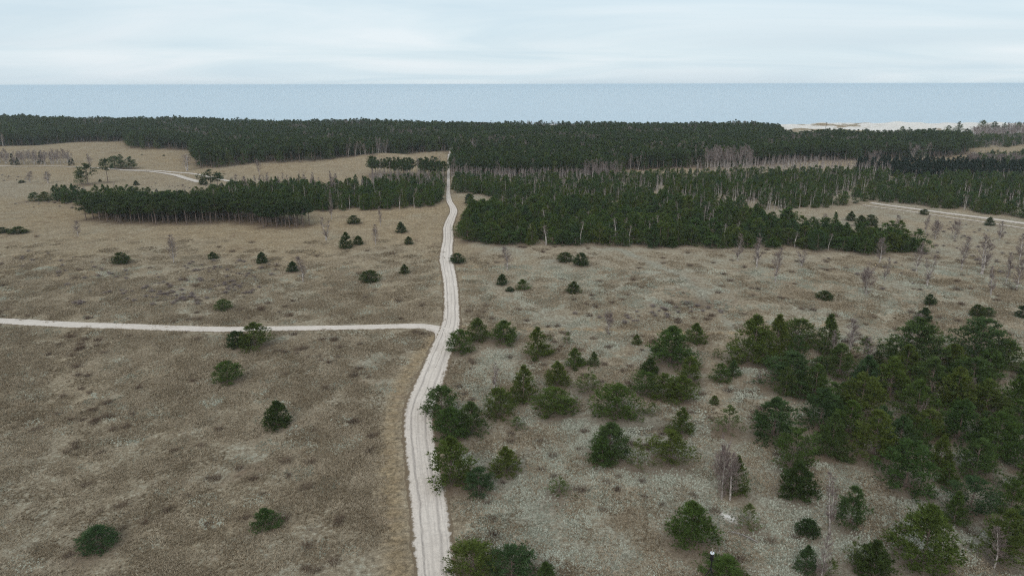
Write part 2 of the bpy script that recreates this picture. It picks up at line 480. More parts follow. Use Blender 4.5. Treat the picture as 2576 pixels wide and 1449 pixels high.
# ------------------------------------------------------------------ layout: individual trees read off the photograph
# (u, v_top, v_bottom, width, variant, label)
TR = [
 (252, 1324, 1398, 95, 'b0', "wide low pine bush leaning left near the lower left corner"),
 (671, 1278, 1342, 64, 'b2', "small pine in the lower left meadow, nearest to the sandy track"),
 (700, 1010, 1082, 66, 'd1', "dense dark egg shaped pine alone in the lower left meadow"),
 (575, 910, 972, 64, 'b3', "loose round pine below the pair beside the side track"),
 (644, 812, 884, 82, 'b5', "largest meadow pine, right one of the pair at the side track"),
 (597, 833, 879, 46, 'd2', "smaller left pine of the pair at the side track"),
 (563, 753, 784, 38, 'b3', "solitary round pine just above the side track"),
 (307, 634, 667, 36, 'd0', "round dark pine bush left of the tall bare birch in the left meadow"),
 (536, 633, 653, 24, 'd1', "small dark pine right of the tall bare birch in the left meadow"),
 (660, 634, 664, 27, 'd3', "pointed dark pine in the middle of the left meadow"),
 (737, 657, 686, 29, 'd3', "small pine bush touching a bare birch in the left meadow"),
 (931, 681, 713, 42, 'd4', "low wide pine bush in the meadow left of the sandy track"),
 (1018, 665, 691, 22, 'd1', "narrow little pine close to the left side of the sandy track"),
 (1028, 595, 616, 21, 'd3', "small pine just left of the bend in the sandy track"),
 (1009, 559, 587, 26, 'd1', "dark pointed pine above the little one left of the track bend"),
 (891, 542, 565, 27, 'd0', "dark round pine near the right end of the old pine copse"),
 (871, 585, 627, 32, 'd1', "tall narrow pine, left of the close pair in the left meadow"),
 (901, 593, 617, 26, 'd3', "short pine, right of the close pair in the left meadow"),
 (7, 570, 588, 24, 'd4', "flat pine bush cut by the left edge of the photo"),
 (47, 569, 590, 38, 'd4', "flat wide pine bush near the left edge of the photo"),
 (1150, 638, 665, 33, 'd0', "round pine bush right beside the sandy track, below the green stand"),
 (1422, 636, 661, 34, 'd4', "wide low pine, left of a pair below the green stand"),
 (1461, 638, 672, 34, 'd0', "taller round pine, right of a pair below the green stand"),
 (1263, 690, 719, 26, 'd3', "pointed pine, leftmost of three small ones on the right heath"),
 (1283, 722, 735, 18, 'd0', "tiniest pine of three small ones on the right heath"),
 (1314, 703, 732, 31, 'b2', "loose pine, rightmost of three small ones on the right heath"),
 (1443, 709, 741, 34, 'd1', "solitary round topped pine in the middle of the right heath"),
 (2074, 734, 757, 34, 'd4', "flat wind shaped pine alone on the right heath"),
 (2338, 743, 770, 24, 'd0', "small dark round pine above a broader one on the right heath"),
 (2322, 777, 812, 40, 'd1', "dark dome pine standing just above the crowded pines at right"),
 (2456, 770, 800, 32, 'd4', "left half of a touching pair of low pines near the right edge"),
 (2484, 776, 798, 28, 'b3', "right greener half of a touching pair of low pines near the right edge"),
 (2570, 772, 801, 26, 'd2', "round dark pine cut by the right edge of the photo"),
 (2324, 529, 541, 18, 'd4', "tiny pine bush between the two wheel tracks at right"),
 (2488, 549, 569, 20, 'd3', "small pine beside the lower wheel track at right"),
 (2140, 534, 557, 22, 'd1', "left of three dark pines behind the right end of the green stand"),
 (2164, 544, 571, 26, 'd3', "middle of three dark pines behind the right end of the green stand"),
 (2189, 543, 570, 28, 'd0', "right of three dark pines behind the right end of the green stand"),
 (1181, 488, 514, 23, 'd2', "single round pine right of the track before the forest cutting"),
 (343, 453, 467, 14, 'd3', "tiny dark pine in the clearing above the left copse"),
 (55, 451, 461, 13, 'd0', "small dark bush in the far left clearing"),
 (512, 448, 466, 19, 'd2', "round pine beside the tall pair at the forking track"),
 (89, 482, 508, 26, 'b3', "first pine bush at the left tip of the left copse"),
 (115, 480, 508, 30, 'b0', "second pine bush at the left tip of the left copse"),
 (140, 466, 500, 24, 'b1', "darker upright pine at the left tip of the left copse"),
 (252, 449, 458, 8, 'd3', "tiniest dark pine beside the leaning pair in the far left clearing"),
 (357, 386, 390, 5, 'd0', "speck of a pine on the far left dune"),
 (412, 388, 393, 6, 'd0', "small pine speck right of another on the far left dune"),
 # right foreground
 (1157, 832, 895, 60, 'b3', "rounded pine overhanging the track at the junction"),
 (1202, 800, 863, 57, 'b0', "tall pine at the start of the faint path beside the junction"),
 (1267, 808, 871, 74, 'b5', "broad pine, second from the junction on the right heath"),
 (1352, 825, 907, 67, 'b1', "tall tapering pine, third from the junction on the right heath"),
 (1383, 838, 860, 14, 's0', "thin pale sapling behind the tall tapering pine"),
 (1428, 835, 868, 28, 's1', "pale yellowish small pine alone near the faint path"),
 (1446, 877, 931, 52, 'b1', "medium pine left of the small bright pointed one"),
 (1493, 886, 923, 30, 'b4', "small bright pointed pine in the middle of the heath"),
 (1601, 842, 869, 26, 'b4', "small pine left of the biggest heath pine"),
 (1317, 922, 1017, 74, 'b1', "tall two tiered pine in the left part of the heath"),
 (1401, 910, 981, 62, 'b0', "pine directly behind the broad low one on the heath"),
 (1478, 925, 999, 76, 's0', "olive loosely branched pine in the middle of the heath"),
 (1394, 980, 1056, 98, 'b3', "broad low dark pine in the middle of the heath"),
 (1256, 978, 1059, 68, 'b3', "dense pine right of the clump leaning over the track"),
 (1300, 1048, 1084, 48, 's2', "sparse pale bush with thin stems below the dense pine"),
 (1112, 975, 1062, 86, 'b6', "round dark pine overhanging the sandy track, back of its clump"),
 (1133, 1025, 1118, 96, 'b0', "olive pine in the middle of the clump beside the track"),
 (1186, 1012, 1102, 76, 'b2', "right hand pine of the clump beside the track"),
 (1137, 1103, 1236, 112, 'b5', "large dark pine, frontmost of the clump beside the track"),
 (1205, 1180, 1250, 70, 'b6', "small rounded pine at the foot of the large dark one"),
 (1272, 1125, 1204, 74, 'b4', "solitary bushy pine right of the large dark track side one"),
 (1407, 1198, 1254, 62, 's0', "small solitary light green pine in the open lower heath"),
 (1685, 825, 932, 118, 'b5', "biggest broad pine in the upper heath right of the path"),
 (1749, 815, 868, 56, 'b4', "pointed bluish pine behind the biggest broad one"),
 (1633, 903, 946, 48, 'd1', "small dark pine in front of the biggest broad one"),
 (1733, 900, 971, 62, 'o0', "loose olive pine at the right front of the biggest broad one"),
 (1625, 938, 1006, 68, 'o1', "grey green see through pine, left in a tangled trio"),
 (1668, 943, 1012, 62, 'b6', "middle dark pine in a tangled trio"),
 (1714, 948, 1022, 76, 'b5', "right spreading pine in a tangled trio"),
 (1550, 972, 1064, 104, 'b6', "wide leaning pine left of the sand cut"),
 (1640, 1013, 1048, 42, 's1', "tiny sparse bush between the leaning pine and the sand cut"),
 (1713, 1027, 1102, 60, 'b1', "bright green pine standing right of the sand cut"),
 (1532, 1065, 1172, 104, 'b0', "rear larger pine of a pair below the sand cut"),
 (1514, 1100, 1180, 70, 'b4', "front lighter pine of a pair below the sand cut"),
 (1602, 1105, 1190, 66, 's2', "see through young pine with a visible thin stem below the sand cut"),
 (1680, 1085, 1182, 94, 'o0', "grey green spreading pine below right of the sand cut"),
 (1811, 917, 968, 42, 'b6', "light green round pine on the little bank"),
 (1843, 908, 952, 36, 'b4', "darker pine touching the light green round one on the bank"),
 (1803, 870, 904, 26, 's0', "little pine on pale lichen left of the big dense group"),
 (1830, 1022, 1100, 80, 's1', "pale yellow green airy pine above the brown litter"),
 (1796, 995, 1021, 24, 'b0', "very small pine above the pale airy one"),
 (1942, 1005, 1122, 118, 'b5', "broad dark pine standing free at the left of the thicket"),
 (1992, 1085, 1192, 92, 'o1', "pine with a bent dark trunk and a birch beside it"),
 (2001, 1168, 1266, 86, 'd1', "dense egg shaped green pine in the lower heath"),
 (1735, 1265, 1397, 116, 'b0', "large dense pine behind the tripod instrument"),
 (1848, 1150, 1254, 56, 'b4', "slim green pine wrapped in the reddish birch thicket"),
 (1879, 1268, 1346, 64, 's1', "yellowish small pine with dead branches at its foot"),
 (2029, 1310, 1356, 50, 'd2', "small dark pine ball left of the white double birch"),
 (2134, 1225, 1342, 76, 'o2', "slim two lobed pine right of the white double birch"),
 (1820, 1405, 1492, 118, 'b2', "bushy pine right of the tripod, cut by the bottom edge"),
 (2024, 1375, 1452, 58, 'b4', "narrow pine left of the forked birch at the bottom"),
 (2085, 1405, 1468, 52, 's2', "olive small pine right of the forked birch at the bottom"),
 (2190, 1365, 1475, 92, 'd1', "bluish dark pine at the bottom edge left of the huge one"),
 (2145, 1350, 1440, 60, 's0', "pale grey green pine behind the bluish one at the bottom"),
 (2312, 1275, 1462, 150, 'b0', "huge yellow green pine at the bottom right with a taller shoot"),
 (2430, 1205, 1312, 92, 'o3', "bright topped pine showing a slanting bare trunk"),
 (2505, 1285, 1440, 110, 'o0', "airy olive pine around a white birch stem, lower right"),
 (2562, 1290, 1400, 90, 'b5', "very dark pine at the lower right edge"),
 (2272, 1115, 1252, 120, 'b6', "massive dark pine in front of the thicket, above open lichen"),
 (2190, 1372, 1380, 8, 's0', None),
 (1192, 1370, 1478, 118, 'b3', "round pine beside the track at the bottom edge"),
 (1287, 1380, 1490, 112, 'b6', "second pine from the track at the bottom edge"),
 (1372, 1415, 1500, 70, 'b4', "third pine from the track at the bottom edge, mostly cut off"),
 # dense group at right: distinct ones
 (1893, 798, 928, 128, 'b1', "big dense pine at the upper left corner of the thicket"),
 (1950, 796, 905, 74, 'b4', "pointed pine behind the big dense corner one"),
 (2002, 806, 880, 84, 'b3', "rounded pine, second along the back edge of the thicket"),
 (2078, 795, 900, 66, 'b4', "spire topped pine beside a slanting birch on the back edge"),
 (1978, 888, 992, 126, 'o0', "very broad spreading pine left of the birches in the thicket"),
 (2060, 980, 1090, 100, 'b2', "yellow tinted pine behind the free standing broad one"),
 (2086, 1045, 1163, 90, 'b1', "tapered pine right of the bent trunk pine"),
 (2290, 805, 955, 150, 'b0', "tallest wide pine at the back of the thicket with a birch before it"),
 (2345, 812, 880, 52, 's0', "light feathery pine at the right shoulder of the tallest one"),
 (2455, 808, 925, 118, 'b3', "domed pine on the back edge near the right"),
 (2522, 862, 932, 74, 'b6', "outermost right pine on the back edge of the thicket"),
 (2166, 850, 935, 62, 's1', "pale feathery pine among birches at the back of the thicket"),
]
# pines of the crowded thicket that nothing tells apart
THICK = [(2110, 870, 960, 80), (2170, 900, 1010, 90), (2235, 905, 1020, 100), (2160, 945, 1060, 95), (2335, 905, 1030, 110), (2395, 930, 1050, 96), (2190, 1035, 1175, 105),
         (2255, 1050, 1160, 84), (2330, 1035, 1120, 88), (2405, 1010, 1125, 100), (2475, 960, 1060, 96), (2545, 950, 1060, 90), (2450, 1110, 1222, 96), (2500, 1045, 1160, 90),
         (2560, 1080, 1200, 80), (2360, 1100, 1190, 64), (2300, 960, 1075, 90), (2440, 905, 990, 90), (2130, 1010, 1110, 80), (2380, 1170, 1235, 50), (2560, 1170, 1260, 60),
         (2480, 880, 960, 80), (2270, 870, 965, 80), (2390, 870, 950, 80), (2050, 920, 1010, 70), (2395, 1240, 1330, 60), (2550, 1010, 1100, 80), (2120, 1290, 1400, 1)]
THICK_LABELS = ['shaded pine under the leaning thicket birch at upper left',
 'grey green pine below the pale feathery one',
 'wide pine filling the middle of the thicket',
 'round pine in front of the white thicket birch stem',
 'olive pine right of the stems in the thicket gap',
 'yellow tinged pine in the right middle of the thicket',
 'large pine above the massive dark front one',
 'pine between the massive front one and the little clearing',
 'open crowned pine under the little clearing',
 'broad dark trunked pine right of the little clearing',
 'pine below the outermost back edge one',
 'tall pine at the right edge of the photo, middle height',
 'green tapered pine in front of the shady hollow at right',
 'pine behind the green tapered one at right',
 'pine cut by the right edge above the dark corner',
 'see through pine above the shady hollow',
 'pine standing on a bare trunk above the little clearing',
 'dense pine under the domed back edge one',
 'low pine behind the tapered one near the bent trunk pine',
 'small pine inside the shady hollow at right',
 'low pine at the right edge beside open lichen',
 'pine just below the domed back edge one on its right',
 'dark pine left under the tallest thicket pine',
 'dark pine right under the tallest thicket pine',
 'pine behind the very broad spreading one',
 'small pine below the shady hollow',
 'greenish pine second from the right edge, middle height']
BI = [  # birches: u, vtop, vbase, width, variant, label
 (437, 592, 661, 30, 'w0', "tall bare birch alone in the left meadow"),
 (762, 645, 709, 30, 'w1', "bare birch beside a small pine bush in the left meadow"),
 (820, 548, 606, 26, 'w2', "bare birch below the right end of the old pine copse"),
 (945, 566, 616, 22, 'w0', "bare birch right of the pine pair in the left meadow"),
 (197, 555, 594, 24, 'w1', "bare birch far left below the old pine copse"),
 (834, 478, 552, 14, 'w3', "thin bare birch with a white stem against the left copse"),
 (957, 520, 570, 14, 'w0', "faint thin birch above the bare one right of the pine pair"),
 (1275, 620, 681, 34, 'w1', "bare birch right of the track on the upper right heath"),
 (1856, 592, 657, 26, 'w3', "leftmost bare birch below the green stand on the right"),
 (1902, 590, 672, 34, 'w4', "multi stemmed bare birch, second from left below the green stand"),
 (1951, 625, 711, 30, 'w0', "slender bare birch standing lowest below the green stand"),
 (2018, 628, 670, 30, 'w2', "short leaning bare birch below the green stand"),
 (2212, 600, 662, 34, 'w1', "curved birch before the right end of the green stand"),
 (2178, 668, 742, 50, 'c0', "bushy dense bare birch low on the right heath"),
 (2226, 650, 707, 20, 'w3', "thin birch right of the bushy dense bare one"),
 (2305, 615, 683, 26, 'w0', "bare birch at the far right tip of the green stand"),
 (2333, 640, 719, 28, 'w2', "double birch on the open heath right of the green stand"),
 (2419, 600, 680, 30, 'w0', "bare birch with low side branches on the right heath"),
 (2470, 580, 690, 44, 'w4', "tallest multi stem birch on the right heath"),
 (2494, 672, 742, 26, 'w2', "pale twin birch, lowest of the right heath birches"),
 (2530, 640, 712, 24, 'w0', "leaning birch above the pale twin one"),
 (2556, 655, 728, 34, 'w1', "low wide birch close to the right edge of the photo"),
 (2565, 592, 655, 30, 'w3', "birch touching the right edge of the photo, upper one"),
 (2400, 556, 603, 34, 'c1', "low spreading bare bush on the right heath near the wheel tracks"),
 (2352, 552, 603, 36, 'c0', "wide low bare bush left of another near the wheel tracks"),
 (2328, 545, 586, 18, 'w0', "small birch below the tiny pine at the wheel tracks"),
 (2258, 545, 585, 24, 'w1', "faint birch right of the three dark pines"),
 (2515, 560, 606, 22, 'w3', "birch just below the small pine at the lower wheel track"),
 (2075, 540, 566, 18, 'w0', "small birch left of the three dark pines"),
 (1242, 917, 977, 24, 'w2', "dead thin double stem behind the clump leaning over the track"),
 (1531, 785, 842, 38, 'c1', "bare brown bush at the faint path on the heath"),
 (1815, 1105, 1256, 70, 'c0', "reddish bare birch thicket with a whitish stem in the lower heath"),
 (1836, 1140, 1258, 60, 'w0', "slim bare birch growing through the reddish thicket"),
 (2088, 1190, 1336, 40, 'w2', "white double stemmed birch in the lower heath"),
 (2062, 1340, 1470, 40, 'w3', "forked white birch at the bottom edge"),
 (2500, 1330, 1428, 46, 'w1', "white birch stem among olive pine branches, lower right"),
 (2024, 1090, 1160, 30, 'w4', "thin pair of birch stems beside the bent trunk pine"),
 (2286, 790, 880, 50, 'w1', "white birch standing out in front of the tallest thicket pine"),
 (2140, 790, 880, 46, 'w4', "purple bare birch cluster at the back of the thicket"),
 (2180, 850, 925, 40, 'w1', "leaning birch under the pale feathery pine"),
 (2092, 835, 912, 24, 'w0', "slanting birch beside the spire topped pine"),
 (2356, 870, 938, 44, 'w4', "three birch stems in a gap of the thicket"),
 (2172, 915, 975, 30, 'w3', "white birch stem low in the thicket left of the gap"),
 (2227, 940, 1000, 20, 'w2', "twin slender birch stems in the middle of the thicket"),
 (2432, 955, 1030, 30, 'w0', "birch in the right half of the thicket with a long pale stem"),
 (2312, 1000, 1062, 20, 'w2', "two reddish stems in the little clearing inside the thicket"),
 (1908, 935, 962, 14, 'w3', "sapling stem in the hollow behind the broad spreading pine"),
 # far left clearing
 (228, 386, 424, 16, 'w0', "lone conical bare birch in the far left clearing"),
 (122, 425, 461, 26, 'w4', "right cluster of bare stems in the far left clearing"),
 (76, 430, 460, 20, 'w1', "left thin bare tree in the far left clearing"),
 (652, 400, 440, 16, 'w0', "bare tree on the left dune slope before the far forest"),
 (470, 385, 430, 40, 'x1', "bare bushy tree at the left tip of the far forest spur"),
]
OLD = [  # tall pines with trunks in the clearing
 (533, 427, 477, 36, 'g0', "taller of two trunked pines at the forking track"),
 (548, 436, 478, 26, 'g3', "slighter of two trunked pines at the forking track"),
 (222, 411, 465, 34, 'g1', "right crooked pine of the dark pair in the far left clearing"),
 (206, 424, 464, 24, 'o1', "left shorter pine of the dark pair in the far left clearing"),
 (272, 397, 459, 22, 'g2', "lone pine on a thin bare trunk in the far left clearing"),
 (290, 392, 425, 36, 'o3', "wide flat topped pine above the lone trunked one"),
 (307, 388, 425, 16, 'o1', "narrow pine joined to the wide flat topped one"),
 (330, 393, 425, 26, 'o2', "triangular pine right of the wide flat topped one"),
]

def inside(px, py, poly):
    poly = np.array(poly); n = len(poly)
    r = np.zeros(len(px), bool)
    j = n - 1
    for i in range(n):
        xi, yi, xj, yj = *poly[i], *poly[j]
        c = ((yi > py) != (yj > py)) & (px < (xj - xi) * (py - yi) / (yj - yi + 1e-12) + xi)
        r ^= c
        j = i
    return r


PINES = []   # x,y,z,h,w,kind,idx,label,group
def bush_xyz(u, vt, vb, w, trunked=False):
    x, y, z = P(u, vb)
    r = w * depth_of(y, z) / F / 2
    if not trunked:
        k = (y + .8 * r) / y
        x, y = x * k, y * k
        z = float(height(x, y))
    h = max(z_at(vt, y) - z, .4)
    return x, y, z, h, 2 * r * 1.19


for (u, vt, vb, w, var, lab) in TR:
    if lab is None: continue
    x, y, z, h, ww = bush_xyz(u, vt, vb, w)
    PINES.append((x, y, z - .05, h, ww, var[0], int(var[1:]), lab, None))
for q, (u, vt, vb, w) in enumerate(THICK):
    if w < 10: continue
    x, y, z, h, ww = bush_xyz(u, vt, vb, w)
    PINES.append((x, y, z - .05, h, ww, 'ob'[q % 2], q, THICK_LABELS[q], "crowded pines inside the right hand thicket"))
frng = np.random.default_rng(77)
fp = [P(u, v)[:2] for u, v in ((1960, 900), (2130, 905), (2600, 940), (2640, 1300), (2450, 1300), (2330, 1230), (2160, 1190), (1960, 1010))]
fa = np.array(fp); cntf = 0
for _ in range(900):
    if cntf >= 32: break
    x, y = frng.uniform(fa[:, 0].min(), fa[:, 0].max()), frng.uniform(fa[:, 1].min(), fa[:, 1].max())
    w, h = frng.uniform(2.2, 4.6), frng.uniform(2.0, 5.2)
    if not inside(np.array([x]), np.array([y]), fp)[0]: continue
    if any(math.hypot(x - t[0], y - t[1]) < .30 * (w + t[4]) for t in PINES): continue
    uu, vv = 1288 + x / depth_of(y, 0) * F, 724.5 + F * math.tan(math.atan(CAM_H / y) - R(PITCH))
    if any(((uu - a) / 60) ** 2 + ((vv - b) / 30) ** 2 < 1 for a, b in ((2300, 1045), (2400, 1165), (2500, 985), (2090, 1175), (1880, 1000), (2520, 1240))): continue
    PINES.append((x, y, float(height(x, y)) - .05, h, w, 'bobf'[cntf % 4], cntf, "smaller pine filling a gap between the big pines of the right hand thicket", "small pines filling gaps in the right hand thicket"))
    cntf += 1
for (u, vt, vb, w, var, lab) in OLD:
    x, y, z, h, ww = bush_xyz(u, vt, vb, w, True)
    PINES.append((x, y, z - .05, h, ww, var[0], int(var[1:]), lab, None))
BIRCHES = []
for (u, vt, vb, w, var, lab) in BI:
    x, y, z, h, ww = bush_xyz(u, vt, vb, w, True)
    BIRCHES.append((x, y, z, h, ww, var[0], int(var[1:]), lab, None))

# ------------------------------------------------------------------ tracks
def smooth_line(pts, step):
    pts = np.array(pts, float)
    out = []
    n = len(pts)
    for i in range(n - 1):
        p0, p1, p2, p3 = pts[max(i - 1, 0)], pts[i], pts[i + 1], pts[min(i + 2, n - 1)]
        k = max(2, int(np.linalg.norm(p2[:2] - p1[:2]) / step))
        for t in np.linspace(0, 1, k, endpoint=False):
            out.append(.5 * ((2 * p1) + (-p0 + p2) * t + (2 * p0 - 5 * p1 + 4 * p2 - p3) * t ** 2 + (-p0 + 3 * p1 - 3 * p2 + p3) * t ** 3))
    out.append(pts[-1])
    return np.array(out)


def img_line(rows):
    o = []
    for u, v, hw in rows:
        x, y, z = P(u, v)
        o.append((x, y, hw * depth_of(y, z) / F if hw > 0 else -hw))
    return o


MAIN = img_line([(1100, 1500, 46), (1095, 1449, 44), (1087, 1350, 44), (1077, 1250, 42), (1061, 1150, 36), (1053, 1060, 34), (1062, 1010, 34), (1080, 965, 33), (1103, 900, 28),
                 (1120, 860, 27), (1133, 820, 22), (1136, 790, 19), (1135, 740, 17.5), (1131, 700, 16.5), (1123, 655, 16), (1124, 625, 13.5), (1128, 600, 12.5), (1127, 575, 11.5), (1133, 555, 10.5),
                 (1141, 535, 9), (1139, 522, 8), (1131, 508, 7), (1128, 492, 5.0), (1128, 470, 4), (1128, 440, 3.6), (1129, 410, 3.4), (1132, 388, 3.2)])
lx, ly = MAIN[-1][0], MAIN[-1][1]
MAIN += [(lx + (yy - ly) * (1134 - 1288) / F * 1.03 + 1.5 * math.sin(yy / 40), yy, 1.3) for yy in (ly + 80, ly + 180, ly + 300, 880)]
MAIN = [(MAIN[0][0] - 1, 30, 1.7)] + MAIN
SIDE = img_line([(-260, 800, -1.5), (0, 808, -1.5), (200, 818, -1.5), (400, 825, -1.45), (560, 829, -1.4), (700, 827, -1.4), (900, 824, -1.3), (1040, 821, -1.3), (1085, 825, -1.5), (1120, 835, -1.8)])
SIDE2 = img_line([(1085, 826, -.9), (1106, 838, -1.0), (1107, 858, -1.0), (1098, 890, -.9), (1085, 925, -.8)])
LEFTT = img_line([(-300, 414, -1.3), (130, 419, -.5), (250, 424, -.9), (400, 431, -1.1), (500, 440, -1.2), (560, 453, -1.2), (600, 460, -1.2)])
LEFTT2 = img_line([(300, 429, -.5), (390, 434, -.9), (440, 441, -1.6), (500, 459, -1.6)])
RIGHTT = img_line([(2190, 511, -.9), (2290, 525, -1.1), (2450, 546, -1.25), (2576, 563, -1.35), (2800, 590, -1.4)])
RIGHTT2 = img_line([(2170, 517, -.35), (2290, 533, -.45), (2450, 556, -.5), (2576, 575, -.55), (2800, 602, -.55)])
main_l = smooth_line(MAIN, .8); side_l = smooth_line(SIDE, .8)


def dist_line(x, y, L):
    L = L[::3]
    d = np.full(np.shape(x), 1e9)
    for p in L:
        d = np.minimum(d, (x - p[0]) ** 2 + (y - p[1]) ** 2)
    return np.sqrt(d)


def xroad(y):
    o = np.argsort(main_l[:, 1])
    return np.interp(y, main_l[o, 1], main_l[o, 0])


# ------------------------------------------------------------------ forest stands
rng = np.random.default_rng(5)


def scatter(poly, sp, jit=.45):
    a = np.array(poly)
    xs = np.arange(a[:, 0].min(), a[:, 0].max(), sp); ys = np.arange(a[:, 1].min(), a[:, 1].max(), sp)
    X, Y = np.meshgrid(xs, ys); X = X.ravel(); Y = Y.ravel()
    X = X + rng.uniform(-jit, jit, len(X)) * sp; Y = Y + rng.uniform(-jit, jit, len(Y)) * sp
    k = inside(X, Y, a)
    X, Y = X[k], Y[k]
    k = np.abs(X - xroad(Y)) > np.interp(Y, [300, 335, 420, 440, 500, 515], [4.5, 1.6, 1.7, 3.2, 3.2, 0.3])
    for L in (smooth_line(LEFTT, 3), smooth_line(RIGHTT, 3), smooth_line(RIGHTT2, 3)):
        k &= dist_line(X, Y, L) > 4
    return X[k], Y[k]


g = lambda *pts: [P(u, v)[:2] for u, v in pts]


def gw(u, y):  # ground point seen at column u with forward distance y
    return ((u - 1288) / F * depth_of(y, 0), y)


def vnoise(x, y, s, ph=0):
    return (np.sin(x / s + ph) * np.sin(y / s * 1.1 + 2 * ph) + .6 * np.sin(x / s * 2.1 + y / s * 1.3 + ph) + .4 * np.sin(x / s * 3.7 - y / s * 3.1 + 2.1 * ph))


# (polygon, spacing, kind, height lo/hi, width lo/hi, birch fraction, birch kind, label)
STANDS = [
 ('young', g((1142, 594), (1180, 610), (1232, 617), (1340, 618), (1560, 619), (1700, 624), (1950, 624), (2080, 632), (2180, 640), (2335, 636), (2300, 622), (2200, 604), (2100, 590),
             (2000, 575), (1940, 560), (1700, 540), (1340, 520), (1240, 520), (1215, 530), (1165, 560)), 3.8, 'f', 3.4, 7.2, 4.4, 7.2, .07, 't',
  "young green pine in the dense stand right of the track bend", "young pines in the dense stand right of the track bend"),
 ('mix', g((1132, 487), (1205, 490), (1250, 505), (1340, 519), (1700, 540), (1945, 536), (2048, 527), (2169, 512), (2200, 506), (2350, 524), (2460, 537), (2576, 551), (2900, 590), (2900, 462),
           (2576, 455), (2300, 458), (2150, 445), (2000, 441), (1900, 447), (1700, 447), (1546, 455), (1132, 459)), 3.5, 'f', 4.0, 6.6, 2.8, 4.2, .30, 't',
  "slim young pine in the wide stand mixed with birches at right", "slim young pines mixed with birches, right of the track"),
 ('young2', g((146, 510), (210, 516), (225, 545), (500, 545), (770, 533), (1007, 527), (1090, 521), (1104, 512), (1122, 498), (1125, 459), (930, 476), (700, 482), (575, 484), (530, 498),
              (300, 505), (150, 500)), 3.4, 'f', 4.5, 7.0, 3.2, 4.8, .14, 't',
  "young green pine in the copse left of the sandy track", "young pines in the copse left of the track"),
 ('old', g((213, 555), (260, 560), (420, 567), (560, 561), (645, 565), (650, 574), (786, 574), (775, 556), (700, 545), (500, 540), (300, 540), (225, 545)), 2.9, 'g', 7.5, 9.5, 4.2, 5.6, 0, 't',
  "old dark bare trunked pine at the front of the left copse", "old bare trunked pines at the front of the left copse"),
 ('row', g((932, 449), (1124, 456), (1125, 440), (935, 438)), 4.2, 'g', 8.5, 10.5, 3.6, 5.2, .25, 't',
  "tall pine in the short row left of the forest cutting", "tall pines in the row left of the forest cutting"),
 ('block', g((1131, 450), (1300, 452), (1548, 450), (1548, 432), (1700, 426), (1600, 405), (1500, 392), (1131, 400)), 3.8, 'g', 9.5, 11.5, 4.2, 5.6, .05, 'x',
  "tall pine in the block right of the forest cutting", "tall pines in the block right of the cutting"),
 ('farR', [gw(1134, 505), *g((1500, 391), (1700, 425), (1900, 419), (2010, 409), (2190, 404), (2300, 399), (2400, 395), (2437, 389)), gw(2440, 610), gw(1975, 610), gw(1950, 740), gw(1134, 770)],
  4.2, 'g', 10, 12, 4.6, 6.2, .03, 'x', None, None),
 ('farL', [*g((-260, 372), (0, 369), (176, 359), (315, 356), (332, 376), (480, 379), (497, 424), (522, 425), (620, 414), (730, 409), (805, 407), (845, 399), (937, 392), (1047, 384), (1124, 382))[:15],
           gw(1126, 505), gw(1134, 770), gw(800, 790), gw(-300, 800)], 4.2, 'g', 9.5, 12, 4.6, 6.2, .03, 'x', None, None),
 ('lowR', g((2437, 420), (2600, 440), (2950, 450), (2950, 400), (2700, 395), (2576, 402), (2480, 402)), 4.0, 'f', 5, 7.5, 3.8, 5.5, .25, 't', None, None),
 ('lowR2', [*g((2445, 375), (2500, 372), (2576, 368), (2900, 365)), gw(2900, 660), gw(2440, 640)], 4.5, 'f', 4, 7, 3.8, 5.5, .5, 'x', None, None),
]
PF = []   # pine points
BF = []   # birch points
for (nm, poly, sp, kd, h0, h1, w0, w1, bf, bk, lab, grp) in STANDS:
    X, Y = scatter(poly, sp)
    Z = height(X, Y)
    n = len(X)
    vn = vnoise(X, Y, 14, len(nm))
    hh = h0 + (h1 - h0) * np.clip(.5 + .30 * vn + rng.normal(0, .32, n), -.3, 1.4)
    ww = rng.uniform(w0, w1, n)
    isb = rng.uniform(0, 1, n) < bf * np.clip(1 + .9 * vnoise(X, Y, 19, 2.2), .1, 2.6)
    if nm == 'farL':                 # skyline a little higher on the left
        hh *= 1 + .0 * X
    if nm in ('farR', 'farL'):       # birch pockets inside the forest
        isb |= (vnoise(X, Y, 33, 1.1) > .62) & (rng.uniform(0, 1, n) < .45)
        ww *= rng.uniform(.8, 1.2, n)
        hh *= np.where(vnoise(X, Y, 41, .6) > .9, .8, 1.0)
    keep = np.ones(n, bool)
    if nm == 'mix':
        keep &= vnoise(X, Y, 9, .7) > -1.1
    if nm == 'young':
        keep &= vnoise(X, Y, 7, 1.7) > -1.35
    for i in np.nonzero(keep)[0]:
        if isb[i]:
            BF.append((X[i], Y[i], Z[i], hh[i] * (1.12 if bk == 't' else 1.0), ww[i] * (.6 if bk == 't' else .9), bk, rng.integers(9),
                       {'young': "thin birch inside the dense stand right of the track bend", 'mix': "thin pale birch in the wide mixed stand at right",
                        'young2': "thin birch in the copse left of the track", 'row': "bare birch in the pine row left of the forest cutting",
                        'block': "bare broadleaf tree in the block right of the cutting"}.get(nm), nm))
        else:
            kk = kd
            if nm == 'young' and rng.uniform() < .72: kk = 'b' if rng.uniform() < .8 else 'o'
            if nm in ('young2', 'mix') and rng.uniform() < .3: kk = 'b'
            pass
            if nm in ('farR', 'farL', 'block') and rng.uniform() < .25: kk = 'fo'[int(rng.uniform() < .4)]; hh[i] *= rng.uniform(.75, 1.05)
            PF.append((X[i], Y[i], Z[i], hh[i], ww[i], kk, rng.integers(12), lab, grp))
